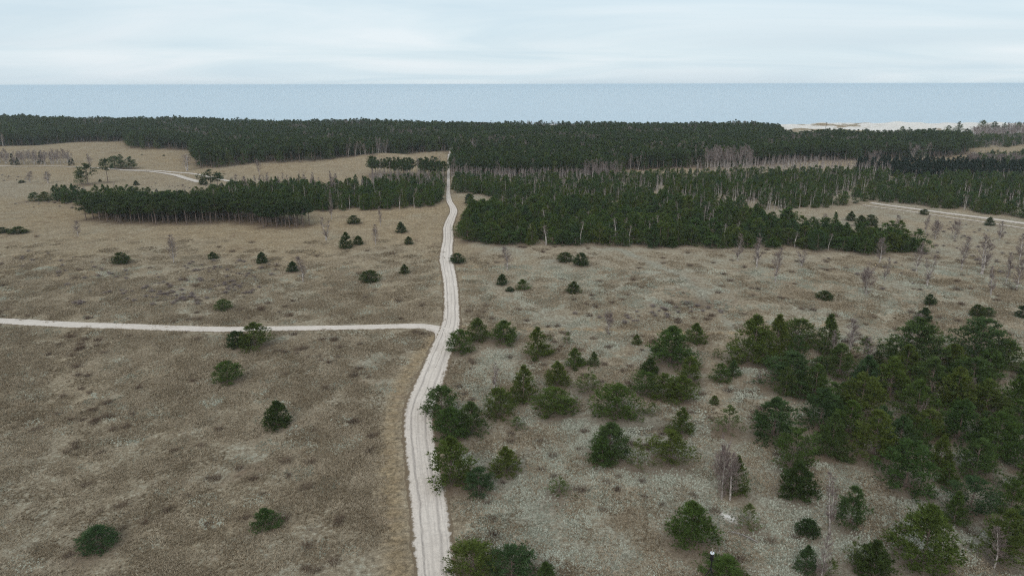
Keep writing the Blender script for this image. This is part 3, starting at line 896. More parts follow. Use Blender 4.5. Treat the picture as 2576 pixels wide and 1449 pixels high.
# bare birch belts
for (nm, poly, sp, h0, h1, w0, w1, kd, lab) in (
        ('belt', g((1131, 461), (1300, 462), (1500, 461), (1548, 455), (1548, 447), (1131, 450)), 2.6, 6, 8, 1.8, 2.6, 't', "grey birch pole in the belt under the tall block"),
        ('belt2', g((1700, 452), (1900, 448), (2150, 446), (2240, 452), (2240, 430), (1990, 416), (1890, 424)), 3.9, 6, 8.5, 1.8, 2.8, 't', "grey birch pole before the far forest at right"),
        ('tall', g((1765, 428), (1900, 428), (1890, 417), (1780, 420)), 4.0, 11, 14, 4, 5.5, 'x', "tall pale bare tree before the far forest at right"),
        ('tall2', g((1470, 460), (1546, 458), (1560, 446), (1470, 448)), 4.0, 9, 11.5, 3.5, 5, 'x', "pale bare tree at the right end of the tall block"),
        ('leftbirch', g((-60, 416), (60, 416), (180, 417), (190, 408), (-60, 404)), 4.2, 6.5, 9.5, 3.5, 5, 'x', "bare birch in the row at the far left edge"),
        ('belt3', g((930, 484), (1118, 488), (1118, 458), (930, 458)), 3.2, 6.0, 8.5, 1.8, 2.6, 't', "birch pole below the pine row left of the cutting"),
        ('mid', g((560, 492), (850, 490), (850, 470), (600, 478)), 7.0, 6.5, 9.5, 2.6, 4.0, 'w', "bare birch rising behind the copse left of the track"),
        ('tall3', g((2180, 432), (2205, 432), (2205, 424), (2180, 424)), 6, 12, 13, 5, 6, 'x', "large pale round crowned bare tree above the dark spruces"),
        ('farbare', [gw(2455, 640), gw(2900, 660), gw(2900, 780), gw(2445, 760)], 5.0, 5, 8, 4, 6, 'x', None),
        ('domes', g((2430, 424), (2500, 424), (2600, 428), (2600, 412), (2430, 410)), 6.0, 6, 8, 7, 9, 'c', "purple rounded bare thicket behind the dark spruces")):
    X, Y = scatter(poly, sp)
    Z = height(X, Y)
    for i in range(len(X)):
        BF.append((X[i], Y[i], Z[i], rng.uniform(h0, h1), rng.uniform(w0, w1), kd, rng.integers(9), lab, nm))
# beach pines
for (u, yb, h) in ((2268, 690, 9), (2285, 695, 8), (2320, 690, 7), (2385, 700, 9.5), (2410, 720, 11), (2470, 745, 11), (2500, 740, 10), (2525, 745, 9), (2560, 740, 9), (2250, 660, 7)):
    x, y = gw(u, yb)
    PF.append((x, y, float(height(x, y)), h, h * .75, 'o', 1 + len(PF) % 3, "scattered pine before the pale beach dunes", "scattered pines before the beach dunes"))
# dark spruces
SPR = []
X, Y = scatter(g((2150, 436), (2210, 440), (2290, 452), (2576, 450), (2800, 452), (2800, 432), (2576, 432), (2400, 428), (2300, 424), (2160, 426)), 4.3)
for i in range(len(X)):
    SPR.append((X[i], Y[i], float(height(X[i], Y[i])), rng.uniform(6.5, 9.0), rng.uniform(4.0, 5.2), 'k', int(rng.integers(3))))
for (u, v, h) in ((33, 415, 7), (104, 413, 8), (45, 416, 5), (176, 417, 4), (184, 416, 4.5)):
    x, y, z = P(u, v)
    SPR.append((x, y, z, h, h * .5, 'k', int(rng.integers(3)), "dark spruce among the bare birches at the far left edge of the clearing"))

# ------------------------------------------------------------------ rank: the 300 pines and birches that show largest stand as individuals
def size(t): return t[3] * t[4] / (t[1] ** 2)
def in_view(t):
    u = 1288 + t[0] / depth_of(t[1], t[2]) * F
    return -40 < u < 2616 and t[1] > 55


nP = 298 - len(PINES)
cand = sorted([t for t in PF if t[7] and in_view(t)], key=size, reverse=True)
# keep a fair share of every labelled stand that has few members
pick = cand[:nP]
rest_ids = {id(t) for t in pick}
PSTUFF = [t for t in PF if id(t) not in rest_ids]
nB = 296 - len(BIRCHES)
cb = sorted([t for t in BF if t[7] and in_view(t)], key=size, reverse=True)
pickb = cb[:nB]
rb = {id(t) for t in pickb}
BSTUFF = [t for t in BF if id(t) not in rb]

def single_out(items):
    by = {}
    for t in items:
        if t[7]: by.setdefault(t[7], []).append(t)
    out = []
    for lab, ts in by.items():
        words = {}
        f = lambda t: t[0] / depth_of(t[1], t[2])
        if len(ts) > 1:
            for key, w in ((f, 'rightmost'), (lambda t: -f(t), 'leftmost'), (lambda t: -t[1], 'nearest'), (lambda t: t[1], 'farthest'), (lambda t: t[3], 'tallest'), (lambda t: -t[3], 'shortest'), (lambda t: t[4], 'widest')):
                c = [t for t in ts if id(t) not in words]
                if c: words[id(max(c, key=key))] = w
        for t in ts:
            w = words.get(id(t))
            plural = 'group: ' + lab + 's' if False else (t[8] if t[8] and ' ' in t[8] else lab)
            out.append(t[:7] + ((w + ' ' + lab) if w else lab, plural))
    return out


pick = single_out(pick)
pickb = single_out(pickb)

# ------------------------------------------------------------------ ground sheet
def axis(lim0, lim1, fine0, fine1, step, grow):
    a = list(np.arange(fine0, fine1, step))
    s, x = step, fine1
    while x < lim1:
        a.append(x); s *= 1 + grow; x += s
    a.append(lim1)
    s, x = step, fine0 - step
    b = []
    while x > lim0:
        b.append(x); s *= 1 + grow; x -= s
    b.append(lim0)
    return np.array(b[::-1] + a)


xs = axis(-3000, 3000, -58, 58, .65, .011)
ys = axis(-1500, 990, 58, 170, .6, .0075)
GX, GY = np.meshgrid(xs, ys)
GZ = height(GX, GY)
nx, ny = len(xs), len(ys)
idx = np.arange(nx * ny).reshape(ny, nx)
faces = np.stack([idx[:-1, :-1], idx[:-1, 1:], idx[1:, 1:], idx[1:, :-1]], -1).reshape(-1, 4)

# tree litter and painted contact shade: dark needles and bare soil under each tree
litter_shade = np.zeros((1000, 2000))   # 1 m cells, x -1000..1000, y 0..1000
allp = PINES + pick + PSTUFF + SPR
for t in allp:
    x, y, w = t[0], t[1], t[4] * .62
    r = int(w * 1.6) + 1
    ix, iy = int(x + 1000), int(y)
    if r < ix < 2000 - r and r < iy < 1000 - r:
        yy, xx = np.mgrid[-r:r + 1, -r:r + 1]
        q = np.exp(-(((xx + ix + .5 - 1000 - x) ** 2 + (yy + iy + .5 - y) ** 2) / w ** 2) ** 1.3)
        sl = litter_shade[iy - r:iy + r + 1, ix - r:ix + r + 1]
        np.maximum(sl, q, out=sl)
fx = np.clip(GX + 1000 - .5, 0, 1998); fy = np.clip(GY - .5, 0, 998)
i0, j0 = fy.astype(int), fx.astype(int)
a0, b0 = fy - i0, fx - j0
LITTER_SHADE = (litter_shade[i0, j0] * (1 - a0) * (1 - b0) + litter_shade[i0 + 1, j0] * a0 * (1 - b0) + litter_shade[i0, j0 + 1] * (1 - a0) * b0 + litter_shade[i0 + 1, j0 + 1] * a0 * b0)
LITTER_SHADE[(GY < 0) | (np.abs(GX) > 999)] = 0

rightside = sstep(2, 14, GX - xroad(GY))
LICH = (.31 + .08 * vnoise(GX, GY, 13, .4) + .08 * vnoise(GX, GY, 5.5, 1.9)
        + rightside * (.24 * (1 - sstep(85, 150, GY)) + .04) + rightside * .10 * vnoise(GX, GY, 9, 3.0) - .20 * sstep(170, 240, GY) * (1 - rightside) - .10 * sstep(280, 420, GY))
LICH = LICH + .14 * np.exp(-((GX - xroad(GY) - 38) ** 2 / 600 + (GY - 165) ** 2 / 800))
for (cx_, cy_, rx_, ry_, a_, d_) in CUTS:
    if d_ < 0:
        LITTER_SHADE = np.maximum(LITTER_SHADE, .85 * np.exp(-((GX - cx_) ** 2 / rx_ ** 2 + (GY - cy_ - .6) ** 2 / ry_ ** 2)))  # brown heather tint that also paints shade into the hollows of the cuts
WORN, WEAR = [], 0 * GX
for rows, wd, st in (([(1165, 822), (1300, 828), (1600, 832), (1860, 836), (2100, 815)], .9, .6), ([(1855, 834), (1800, 900), (1790, 960), (1835, 1080), (1830, 1250)], 1.6, .28),
                     ([(1003, 1449), (985, 1250), (980, 1100), (1005, 980), (1060, 890), (1092, 845)], 1.5, .8), ([(300, 706), (700, 646), (1100, 600)], 1.0, .3), ([(1560, 628), (1700, 690), (1780, 770), (1855, 830)], 1.6, -.4)):
    d_ = dist_line(GX, GY, smooth_line([P(u, v) for u, v in rows], .8))
    LICH = LICH - st * np.exp(-(d_ / wd) ** 2)
    WORN.append((smooth_line([P(u, v) for u, v in rows], .8), wd * 1.1))
    WEAR = np.maximum(WEAR, np.exp(-(d_ / wd) ** 2) * (st > .5))
xw, yw, _ = P(1835, 1300)
SPOT = .75 * np.exp(-((GX - xw) ** 2 + (GY - yw) ** 2) / 2.2 ** 2)
SANDM = SPOT + sstep(640, 700, GY) * sstep(250, 330, GX) * (.55 + .35 * vnoise(GX, GY, 24, .3) + .6 * np.exp(-((GX - 560) / 130) ** 2)) + sstep(-30, -12, GY - shore_y(GX))
GOLD = .30 + .9 * WEAR + .55 * sstep(120, 260, GY) * (1 - sstep(300, 330, GY)) * (1 - rightside) + .45 * sstep(330, 420, GY) + .12 * vnoise(GX, GY, 21, 2.4)

mg, t = mat('heath_ground')
tcn = N(t, 'ShaderNodeTexCoord'); ob = tcn.outputs['Object']
def at_(n):
    a = N(t, 'ShaderNodeAttribute', attribute_name=n); return a.outputs['Fac']
aL, aT, aS, aG = at_('lichen'), at_('litter'), at_('sand'), at_('gold')  # litter also carries painted contact shade and the darkened sand cuts
big = noise(t, ob, .035, 4, .6)
medn = noise(t, ob, .22, 5, .62, .4)
fin = noise(t, ob, 1.6, 6, .72)
grain = noise(t, ob, 5.5, 3, .7)
tan = mixc(t, rmp(t, medn, [(.32, 0.0), (.68, 1.0)]), (0.275, 0.228, 0.168), (0.350, 0.296, 0.220))
gold = mixc(t, rmp(t, medn, [(.35, 0.0), (.7, 1.0)]), (0.270, 0.203, 0.128), (0.355, 0.275, 0.178))
gf = mth(t, 'ADD', aG, mth(t, 'MULTIPLY', mth(t, 'SUBTRACT', big, .5), 1.0), clamp=True)
c = mixc(t, gf, tan, gold)
# lichen and moss cushions
lm = mth(t, 'ADD', mth(t, 'ADD', aL, mth(t, 'MULTIPLY', mth(t, 'SUBTRACT', medn, .5), 1.1)), mth(t, 'MULTIPLY', mth(t, 'SUBTRACT', fin, .5), 2.4))
lmr = rmp(t, lm, [(.30, 0.0), (.80, .8)])
lc = mixc(t, grain, (0.165, 0.160, 0.125), (0.405, 0.395, 0.325))
c = mixc(t, lmr, c, lc)
# dark heather and crowberry tufts
hb = noise(t, ob, .9, 5, .7, .3)
hm = mth(t, 'ADD', mth(t, 'MULTIPLY', mth(t, 'SUBTRACT', noise(t, ob, .09, 3, .6), .5), .9), hb)
hr = rmp(t, hm, [(.62, 0.0), (.84, .5)])
c = mixc(t, hr, c, (0.085, 0.060, 0.050))
rb_ = rmp(t, mth(t, 'ADD', noise(t, ob, .16, 5, .7, .5), mth(t, 'MULTIPLY', mth(t, 'SUBTRACT', fin, .5), .35)), [(.56, 0.0), (.72, .6)])
c = mixc(t, rb_, c, (0.165, 0.108, 0.075))
# fine grain
c = mixc(t, 1.0, c, rmp(t, fin, [(.30, .42), (.5, .98), (.70, 1.55)]), 'MULTIPLY')
c = mixc(t, 1.0, c, rmp(t, grain, [(.3, .70), (.7, 1.25)]), 'MULTIPLY')
# needle litter, its brown darkened to stand in for contact shade
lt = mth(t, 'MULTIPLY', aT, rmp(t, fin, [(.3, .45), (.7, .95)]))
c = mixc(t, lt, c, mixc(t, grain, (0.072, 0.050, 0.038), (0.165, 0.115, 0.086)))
# sand
sandm = rmp(t, mth(t, 'ADD', aS, mth(t, 'MULTIPLY', mth(t, 'SUBTRACT', noise(t, ob, .12, 5, .65), .5), 1.6)), [(.45, 0.0), (.62, 1.0)])
sandc = mixc(t, medn, (0.50, 0.46, 0.42), (0.86, 0.83, 0.79))
c = mixc(t, mth(t, 'MULTIPLY', sandm, rmp(t, aS, [(.02, 0.0), (.2, 1.0)])), c, sandc)
bmp = N(t, 'ShaderNodeBump', inp={'Strength': .9, 'Distance': .25})
hsum = mth(t, 'ADD', mth(t, 'MULTIPLY', fin, 1.0), mth(t, 'MULTIPLY', grain, .35))
t.links.new(hsum, bmp.inputs['Height'])
pb = N(t, 'ShaderNodeBsdfDiffuse', inp={'Roughness': .8})
t.links.new(c, pb.inputs['Color']); t.links.new(bmp.outputs[0], pb.inputs['Normal'])
finish(t, pb.outputs[0])

me = mesh_np('ground', np.stack([GX, GY, GZ], -1).reshape(-1, 3), faces, [mg], True)
attr(me, 'lichen', LICH.ravel()); attr(me, 'litter', LITTER_SHADE.ravel()); attr(me, 'sand', SANDM.ravel()); attr(me, 'gold', GOLD.ravel())
tag(link('ground', me), "heath and dry grass ground with lichen", kind='structure')

# ------------------------------------------------------------------ tracks: pale sand strips
def track_mat(name, ruts, edge=.72, bright=1.0):
    m, t = mat(name)
    uv = N(t, 'ShaderNodeAttribute', attribute_name='across').outputs['Fac']
    al = N(t, 'ShaderNodeAttribute', attribute_name='along').outputs['Fac']
    tcn = N(t, 'ShaderNodeTexCoord'); ob = tcn.outputs['Object']
    f = noise(t, ob, 2.2, 5, .7); m1 = noise(t, ob, .25, 4, .6)
    c = mixc(t, m1, tuple(k * bright for k in (0.56, 0.49, 0.43)), tuple(k * bright for k in (0.76, 0.68, 0.61)))
    c = mixc(t, 1.0, c, rmp(t, f, [(.25, .78), (.6, 1.05)]), 'MULTIPLY')
    # long streaks from wheels
    cx = N(t, 'ShaderNodeCombineXYZ'); t.links.new(mth(t, 'MULTIPLY', uv, 9.0), cx.inputs[0]); t.links.new(mth(t, 'MULTIPLY', al, .06), cx.inputs[1])
    stv = noise(t, cx.outputs[0], 1.0, 4, .7)
    c = mixc(t, rmp(t, stv, [(.50, 0.0), (.68, ruts * .6)]), c, (0.20, 0.175, 0.165))
    for pos, wd, st in ((-.42, .035, ruts), (.36, .05, ruts * .8), (-.05, .03, ruts * .35)):
        d = mth(t, 'ABSOLUTE', mth(t, 'SUBTRACT', mth(t, 'ADD', uv, mth(t, 'MULTIPLY', mth(t, 'SUBTRACT', m1, .5), .25)), pos))
        k = mth(t, 'MULTIPLY', rmp(t, d, [(wd * .4, 1.0), (wd * 2.2, 0.0)]), rmp(t, f, [(.35, .2), (.6, 1.0)]))
        c = mixc(t, mth(t, 'MULTIPLY', k, st), c, (0.15, 0.125, 0.115))
    # torn edge: sand spilled among grass
    e = mth(t, 'ABSOLUTE', uv)
    en = mth(t, 'ADD', e, mth(t, 'MULTIPLY', mth(t, 'SUBTRACT', noise(t, ob, 1.1, 6, .75), .5), .7))
    er = rmp(t, en, [(edge, 0.0), (edge + .10, 1.0)])
    gc = mixc(t, f, (0.11, 0.080, 0.055), (0.27, 0.21, 0.145))
    c = mixc(t, er, c, gc)
    bmp = N(t, 'ShaderNodeBump', inp={'Strength': .7, 'Distance': .08})
    t.links.new(mth(t, 'ADD', f, stv), bmp.inputs['Height'])
    d = N(t, 'ShaderNodeBsdfDiffuse', inp={'Roughness': .7})
    t.links.new(c, d.inputs['Color']); t.links.new(bmp.outputs[0], d.inputs['Normal'])
    finish(t, d.outputs[0])
    return m


def strip(name, line, m, lift, label, widen=1.3, nacross=9):
    L = smooth_line(line, .7)
    n = len(L)
    d = np.gradient(L[:, :2], axis=0); d /= np.linalg.norm(d, axis=1)[:, None] + 1e-9
    nrm_ = np.stack([d[:, 1], -d[:, 0]], 1)
    s = np.concatenate([[0], np.cumsum(np.linalg.norm(np.diff(L[:, :2], axis=0), axis=1))])
    r = np.random.default_rng(len(name))
    ac = np.linspace(-1, 1, nacross)
    ragL = 1 + .06 * np.sin(s * .9) * np.sin(s * .37 + 1) + r.normal(0, .035, n)
    ragR = 1 + .06 * np.sin(s * .8 + 2) * np.sin(s * .31) + r.normal(0, .035, n)
    vs = []
    for a in ac:
        rg = np.where(a < 0, ragL, ragR)
        off = a * L[:, 2] * widen * (rg if abs(a) > .95 else 1.0)
        x, y = L[:, 0] + nrm_[:, 0] * off, L[:, 1] + nrm_[:, 1] * off
        prof = .0 if abs(a) < .7 else (.06 if abs(a) < .95 else 0)
        dist = np.hypot(x, y)
        z = height(x, y) + lift + .00025 * dist + prof - (.10 if abs(a) > .99 else 0) * 1.0 + 0 * x
        vs.append(np.stack([x, y, z], 1))
    v = np.stack(vs, 1)
    idx = np.arange(n * nacross).reshape(n, nacross)
    f = np.stack([idx[:-1, :-1], idx[:-1, 1:], idx[1:, 1:], idx[1:, :-1]], -1).reshape(-1, 4)
    me = mesh_np(name, v.reshape(-1, 3), f, [m], True)
    attr(me, 'across', np.tile(ac, n)); attr(me, 'along', np.repeat(s, nacross))
    o = link(name, me)
    tag(o, label, kind='structure')
    return o


MT = track_mat('track_sand', .62); MT2 = track_mat('side_track_sand', .25, .76, 1.0)
MT3 = track_mat('wheel_track_sand', .15, .8, .85)
strip('sandy_track', MAIN, MT, .05, "pale sandy track running to the sea")
strip('side_track', SIDE, MT2, .035, "pale sandy side track to the left")
strip('side_track', SIDE2, MT2, .03, "curved cut off where the side track joins")
strip('wheel_track', LEFTT, MT3, .05, "distant pale track across the left clearing")
strip('wheel_track', LEFTT2, MT3, .08, "distant fork of the left track")
strip('wheel_track', RIGHTT, MT3, .05, "upper pale wheel track at the right edge")
strip('wheel_track', RIGHTT2, MT3, .05, "lower narrow wheel track at the right edge")

# ------------------------------------------------------------------ sea
ms, t = mat('sea_water')
tcn = N(t, 'ShaderNodeTexCoord')
mpn = N(t, 'ShaderNodeMapping'); mpn.inputs['Scale'].default_value = (.35, 1.0, 1)
t.links.new(tcn.outputs['Object'], mpn.inputs['Vector'])
wv = noise(t, mpn.outputs[0], .16, 6, .65, .3)
sw = noise(t, mpn.outputs[0], .006, 4, .6)
bmp = N(t, 'ShaderNodeBump', inp={'Strength': .35, 'Distance': 1.0})
t.links.new(wv, bmp.inputs['Height'])
c = mixc(t, sw, (0.32, 0.44, 0.54), (0.38, 0.51, 0.61))  # pale base colour with sky reflection painted into the water
c = mixc(t, 1.0, c, rmp(t, wv, [(.3, .8), (.7, 1.2)]), 'MULTIPLY')
p = N(t, 'ShaderNodeBsdfPrincipled', inp={'Roughness': .22, 'IOR': 1.4})
t.links.new(c, p.inputs['Base Color']); t.links.new(bmp.outputs[0], p.inputs['Normal'])
finish(t, p.outputs[0])
sx = np.array([-32000, -8000, -2500, 2500, 8000, 32000.]); sy = np.array([780, 1100, 2000, 5000, 12000, 30000.])
SX, SY = np.meshgrid(sx, sy)
idx = np.arange(36).reshape(6, 6)
f = np.stack([idx[:-1, :-1], idx[:-1, 1:], idx[1:, 1:], idx[1:, :-1]], -1).reshape(-1, 4)
tag(link('sea', mesh_np('sea', np.stack([SX, SY, 0 * SX - 1.2], -1).reshape(-1, 3), f, [ms])), "calm pale blue sea to the horizon", kind='structure')

# ------------------------------------------------------------------ place individuals
for (x, y, z, h, w, k, i, lab, grp) in PINES:
    place(k, i, x, y, z, h, w, lab, 'pine', 'pine_tree', grp)
for (x, y, z, h, w, k, i, lab, grp) in pick:
    place(k, int(i), x, y, z - .05, h, w, lab, 'pine', 'pine_tree', grp)
for (x, y, z, h, w, k, i, lab, grp) in BIRCHES:
    place(k, i, x, y, z, h, w, lab, 'birch', 'birch_tree', grp)
for (x, y, z, h, w, k, i, lab, grp) in pickb:
    place(k, int(i), x, y, z - .05, h, w, lab, 'birch', 'birch_tree', 'birches: ' + grp)
SPR = single_out([(*s[:7], s[7] if len(s) > 7 else "dark spruce in the dense blackish row at right", None) for s in SPR if in_view(s)])
for s in SPR:
    if True:
        lab = s[7]
        place(s[5], s[6], s[0], s[1], s[2] - .05, s[3], s[4], lab, 'spruce', 'spruce_tree', "dark spruces far left" if "birches" in s[7] else "dark spruces in the blackish row at right")

# ------------------------------------------------------------------ the mass of the forest: instanced on points
def instancer(name, pts, scl, rot, sel, sources, label, cat):
    """sources: list of tuples of objects joined into one tree"""
    me = bpy.data.meshes.new(name)
    me.vertices.add(len(pts))
    me.vertices.foreach_set('co', np.asarray(pts, np.float32).ravel())
    a = me.attributes.new('tree_scale', 'FLOAT_VECTOR', 'POINT'); a.data.foreach_set('vector', np.asarray(scl, np.float32).ravel())
    a = me.attributes.new('tree_yaw', 'FLOAT_VECTOR', 'POINT')
    rr = np.zeros((len(pts), 3), np.float32); rr[:, 2] = rot
    a.data.foreach_set('vector', rr.ravel())
    a = me.attributes.new('tree_kind', 'INT', 'POINT'); a.data.foreach_set('value', np.asarray(sel, np.int32))
    o = link(name, me)
    tag(o, label, cat, kind='stuff')
    gnt = bpy.data.node_groups.new(name, 'GeometryNodeTree')
    gnt.interface.new_socket('Geometry', in_out='INPUT', socket_type='NodeSocketGeometry')
    gnt.interface.new_socket('Geometry', in_out='OUTPUT', socket_type='NodeSocketGeometry')
    gi = gnt.nodes.new('NodeGroupInput'); go = gnt.nodes.new('NodeGroupOutput')
    na = {}
    for nm, ty in (('tree_scale', 'FLOAT_VECTOR'), ('tree_yaw', 'FLOAT_VECTOR'), ('tree_kind', 'INT')):
        q = gnt.nodes.new('GeometryNodeInputNamedAttribute'); q.data_type = ty; q.inputs[0].default_value = nm
        na[nm] = q.outputs[0]
    jo = gnt.nodes.new('GeometryNodeJoinGeometry')
    for k, src in enumerate(sources):
        cmp_ = gnt.nodes.new('FunctionNodeCompare'); cmp_.data_type = 'INT'; cmp_.operation = 'EQUAL'
        ia = [s for s in cmp_.inputs if s.type == 'INT']
        gnt.links.new(na['tree_kind'], ia[0]); ia[1].default_value = k
        j2 = gnt.nodes.new('GeometryNodeJoinGeometry')
        for s in src:
            oi = gnt.nodes.new('GeometryNodeObjectInfo'); oi.transform_space = 'ORIGINAL'
            oi.inputs['Object'].default_value = s
            gnt.links.new(oi.outputs['Geometry'], j2.inputs[0])
        ip = gnt.nodes.new('GeometryNodeInstanceOnPoints')
        gnt.links.new(gi.outputs[0], ip.inputs['Points'])
        gnt.links.new(cmp_.outputs[0], ip.inputs['Selection'])
        gnt.links.new(j2.outputs[0], ip.inputs['Instance'])
        e2r = gnt.nodes.new('FunctionNodeEulerToRotation')
        gnt.links.new(na['tree_yaw'], e2r.inputs[0]); gnt.links.new(e2r.outputs[0], ip.inputs['Rotation'])
        gnt.links.new(na['tree_scale'], ip.inputs['Scale'])
        gnt.links.new(ip.outputs[0], jo.inputs[0])
    gnt.links.new(jo.outputs[0], go.inputs[0])
    md = o.modifiers.new('scatter', 'NODES'); md.node_group = gnt
    return o


def mass(name, items, label, cat):
    keys = sorted({(t[5], int(t[6]) % len(V[t[5]])) for t in items})
    keys = [k for k in keys if k in SOURCES]
    kmap = {k: i for i, k in enumerate(keys)}
    pts, scl, sel = [], [], []
    for t in items:
        k = (t[5], int(t[6]) % len(V[t[5]]))
        if k not in kmap:
            alts = [q for q in keys if q[0] == t[5]]
            if not alts: continue
            k = alts[int(t[6]) % len(alts)]
        H0, W0 = V[k[0]][k[1]][2:]
        pts.append((t[0], t[1], t[2] - .05)); scl.append((t[4] / W0, t[4] / W0, t[3] / H0)); sel.append(kmap[k])
    instancer(name, pts, scl, rng.uniform(0, 6.28, len(pts)), sel, [SOURCES[k] for k in keys], label, cat)
    return len(pts)


n1_ = mass('pine_forest', PSTUFF, "dark green pine forest stretching to the coast behind the heath", 'pine forest')
n2_ = mass('birch_wood', BSTUFF, "bare grey and purple birches mixed through the distant woods", 'bare birches')

# ------------------------------------------------------------------ ground cover near the camera
def cover_mat(name, cols):
    m, t = mat(name)
    tcn = N(t, 'ShaderNodeTexCoord')
    n = noise(t, tcn.outputs['Object'], 2.3, 3, .7)
    oi = N(t, 'ShaderNodeObjectInfo')
    c = rmp(t, mth(t, 'ADD', mth(t, 'MULTIPLY', n, 1.1), mth(t, 'MULTIPLY', mth(t, 'SUBTRACT', oi.outputs['Random'], .55), .5)), [(.25 + .5 * i / (len(cols) - 1), k) for i, k in enumerate(cols)])
    d = N(t, 'ShaderNodeBsdfDiffuse'); t.links.new(c, d.inputs['Color'])
    finish(t, d.outputs[0])
    return m


M_GRASS = cover_mat('dry_grass', [(0.19, 0.145, 0.095), (0.33, 0.265, 0.185), (0.46, 0.38, 0.28)])
M_LICH = cover_mat('lichen', [(0.16, 0.155, 0.115), (0.29, 0.285, 0.225), (0.43, 0.425, 0.345)])
M_HEATH = cover_mat('heather', [(0.075, 0.048, 0.038), (0.14, 0.095, 0.072), (0.20, 0.15, 0.11)])


def patch(seed, kind):
    r = np.random.default_rng(seed)
    a = Acc()
    n = {'grass': 80, 'lichen': 70, 'heather': 1}[kind]
    rad = {'grass': 1.7, 'lichen': 1.5, 'heather': .01}[kind]
    ang = r.uniform(0, 6.28, n); rr = rad * np.sqrt(r.uniform(0, 1, n))
    cx, cy = rr * np.cos(ang), rr * np.sin(ang)
    if kind == 'grass':
        for x, y in zip(cx, cy):
            m = 5
            h = r.uniform(.10, .26)
            b = np.stack([x + r.normal(0, .05, m), y + r.normal(0, .05, m), np.zeros(m) - .02], 1)
            d = np.stack([r.normal(.06, .13, m), r.normal(0, .13, m), h * r.uniform(.6, 1.1, m)], 1)
            s = nrm(np.cross(d, r.normal(0, 1, (m, 3)))) * .035
            a.add(np.stack([b - s, b + s, b + d], 1).reshape(-1, 3), np.arange(m * 3).reshape(-1, 3))
    elif kind == 'lichen':
        for x, y in zip(cx, cy):
            q = r.uniform(.04, .14); k = 6
            an = np.linspace(0, 6.28, k, endpoint=False) + r.uniform(0, 1)
            ring = np.stack([x + q * np.cos(an) * r.uniform(.7, 1.3, k), y + q * np.sin(an) * r.uniform(.7, 1.3, k), np.full(k, -.03)], 1)
            top = np.stack([x + .55 * q * np.cos(an + .4), y + .55 * q * np.sin(an + .4), q * r.uniform(.35, .8, k)], 1)
            v = np.concatenate([ring, top, [[x, y, q * .65]]])
            f4 = np.array([[i, (i + 1) % k, k + (i + 1) % k, k + i] for i in range(k)])
            f3 = np.array([[k + i, k + (i + 1) % k, 2 * k] for i in range(k)])
            a.add(v, f4); a.v.append(np.zeros((0, 3))); a.f.append(f3 + a.n - len(v))
    else:
        m = 90
        b = np.stack([r.normal(0, .22, m), r.normal(0, .22, m), np.zeros(m)], 1)
        d = np.stack([r.normal(0, .16, m), r.normal(0, .16, m), r.uniform(.2, .6, m)], 1) + b * [.5, .5, 0]
        s = nrm(np.cross(d, r.normal(0, 1, (m, 3)))) * .014
        a.add(np.stack([b - s, b + s, b + d], 1).reshape(-1, 3), np.arange(m * 3).reshape(-1, 3))
    return a.mesh(kind, [{'grass': M_GRASS, 'lichen': M_LICH, 'heather': M_HEATH}[kind]])


def cover_points(n, ymin, ymax, dens, seed):
    r = np.random.default_rng(seed)
    y = np.sqrt(r.uniform(ymin ** 2, ymax ** 2, n)); x = r.uniform(-.85, .85, n) * (y + 22)
    # thin out with distance through the density callback
    keep = r.uniform(0, 1, n) < dens(x, y)
    keep &= np.abs(x - xroad(y)) > 3.0
    keep &= dist_line(x, y, side_l) > 2.6
    for wl, wd in WORN:
        keep &= dist_line(x, y, wl) > wd * .9 + .5
    x, y = x[keep], y[keep]
    ix = np.clip((x + 1000).astype(int), 0, 1999); iy = np.clip(y.astype(int), 0, 999)
    k = litter_shade[iy, ix] < .45
    return x[k], y[k]


rs = lambda x, y: sstep(1, 10, x - xroad(y))
specs = [
 ('grass', 'dry_grass', 42000, 54, 250, lambda x, y: np.clip(.55 + .25 * vnoise(x, y, 9, .3) - .30 * rs(x, y), 0, 1) * (1 - sstep(95, 235, y)), "dry tan grass tufts covering the meadow", 'grass'),
 ('lichen', 'lichen', 30000, 54, 190, lambda x, y: np.clip(.04 + .03 * vnoise(x, y, 7, 1.4) + (.40 + .30 * vnoise(x, y, 8, 2.7)) * (1 - .85 * sstep(85, 140, y)) * rs(x, y), 0, 1), "pale grey green lichen cushions on the heath", 'lichen'),
 ('heather', 'heather', 6500, 54, 230, lambda x, y: np.clip(.10 + .26 * vnoise(x, y, 8, 3.3) + .18 * rs(x, y), 0, .9) * (1 - .8 * sstep(100, 190, y)), "low brown heather tufts dotted over the heath", 'heather'),
]
for kind, nm, n, y0, y1, dens, lab, cat in specs:
    srcs = []
    for q in range(3):
        u, v = {'grass': (400, 1300), 'lichen': (1500, 1350), 'heather': (1620, 1250)}[kind]
        x, y, z = P(u + 45 * q, v + 20 * q)
        o = link(nm, patch(200 + q + len(kind), kind), None, (x, y, z))
        tag(o, None, None, None, 'stuff')
        srcs.append((o,))
    x, y = cover_points(n, y0, y1, dens, len(nm))
    z = height(x, y)
    s = rng.uniform(.75, 1.35, len(x)) * (1.0 + .002 * (y - 60)) * ({'heather': 1.25}.get(kind, 1.0))
    o = instancer(nm, np.stack([x, y, z], 1), np.stack([s, s, s * rng.uniform(.8, 1.3, len(x))], 1), rng.uniform(0, 6.28, len(x)), rng.integers(0, 3, len(x)), srcs, lab, cat)
    for (so_,) in srcs:
        so_['label'] = lab; so_['category'] = cat

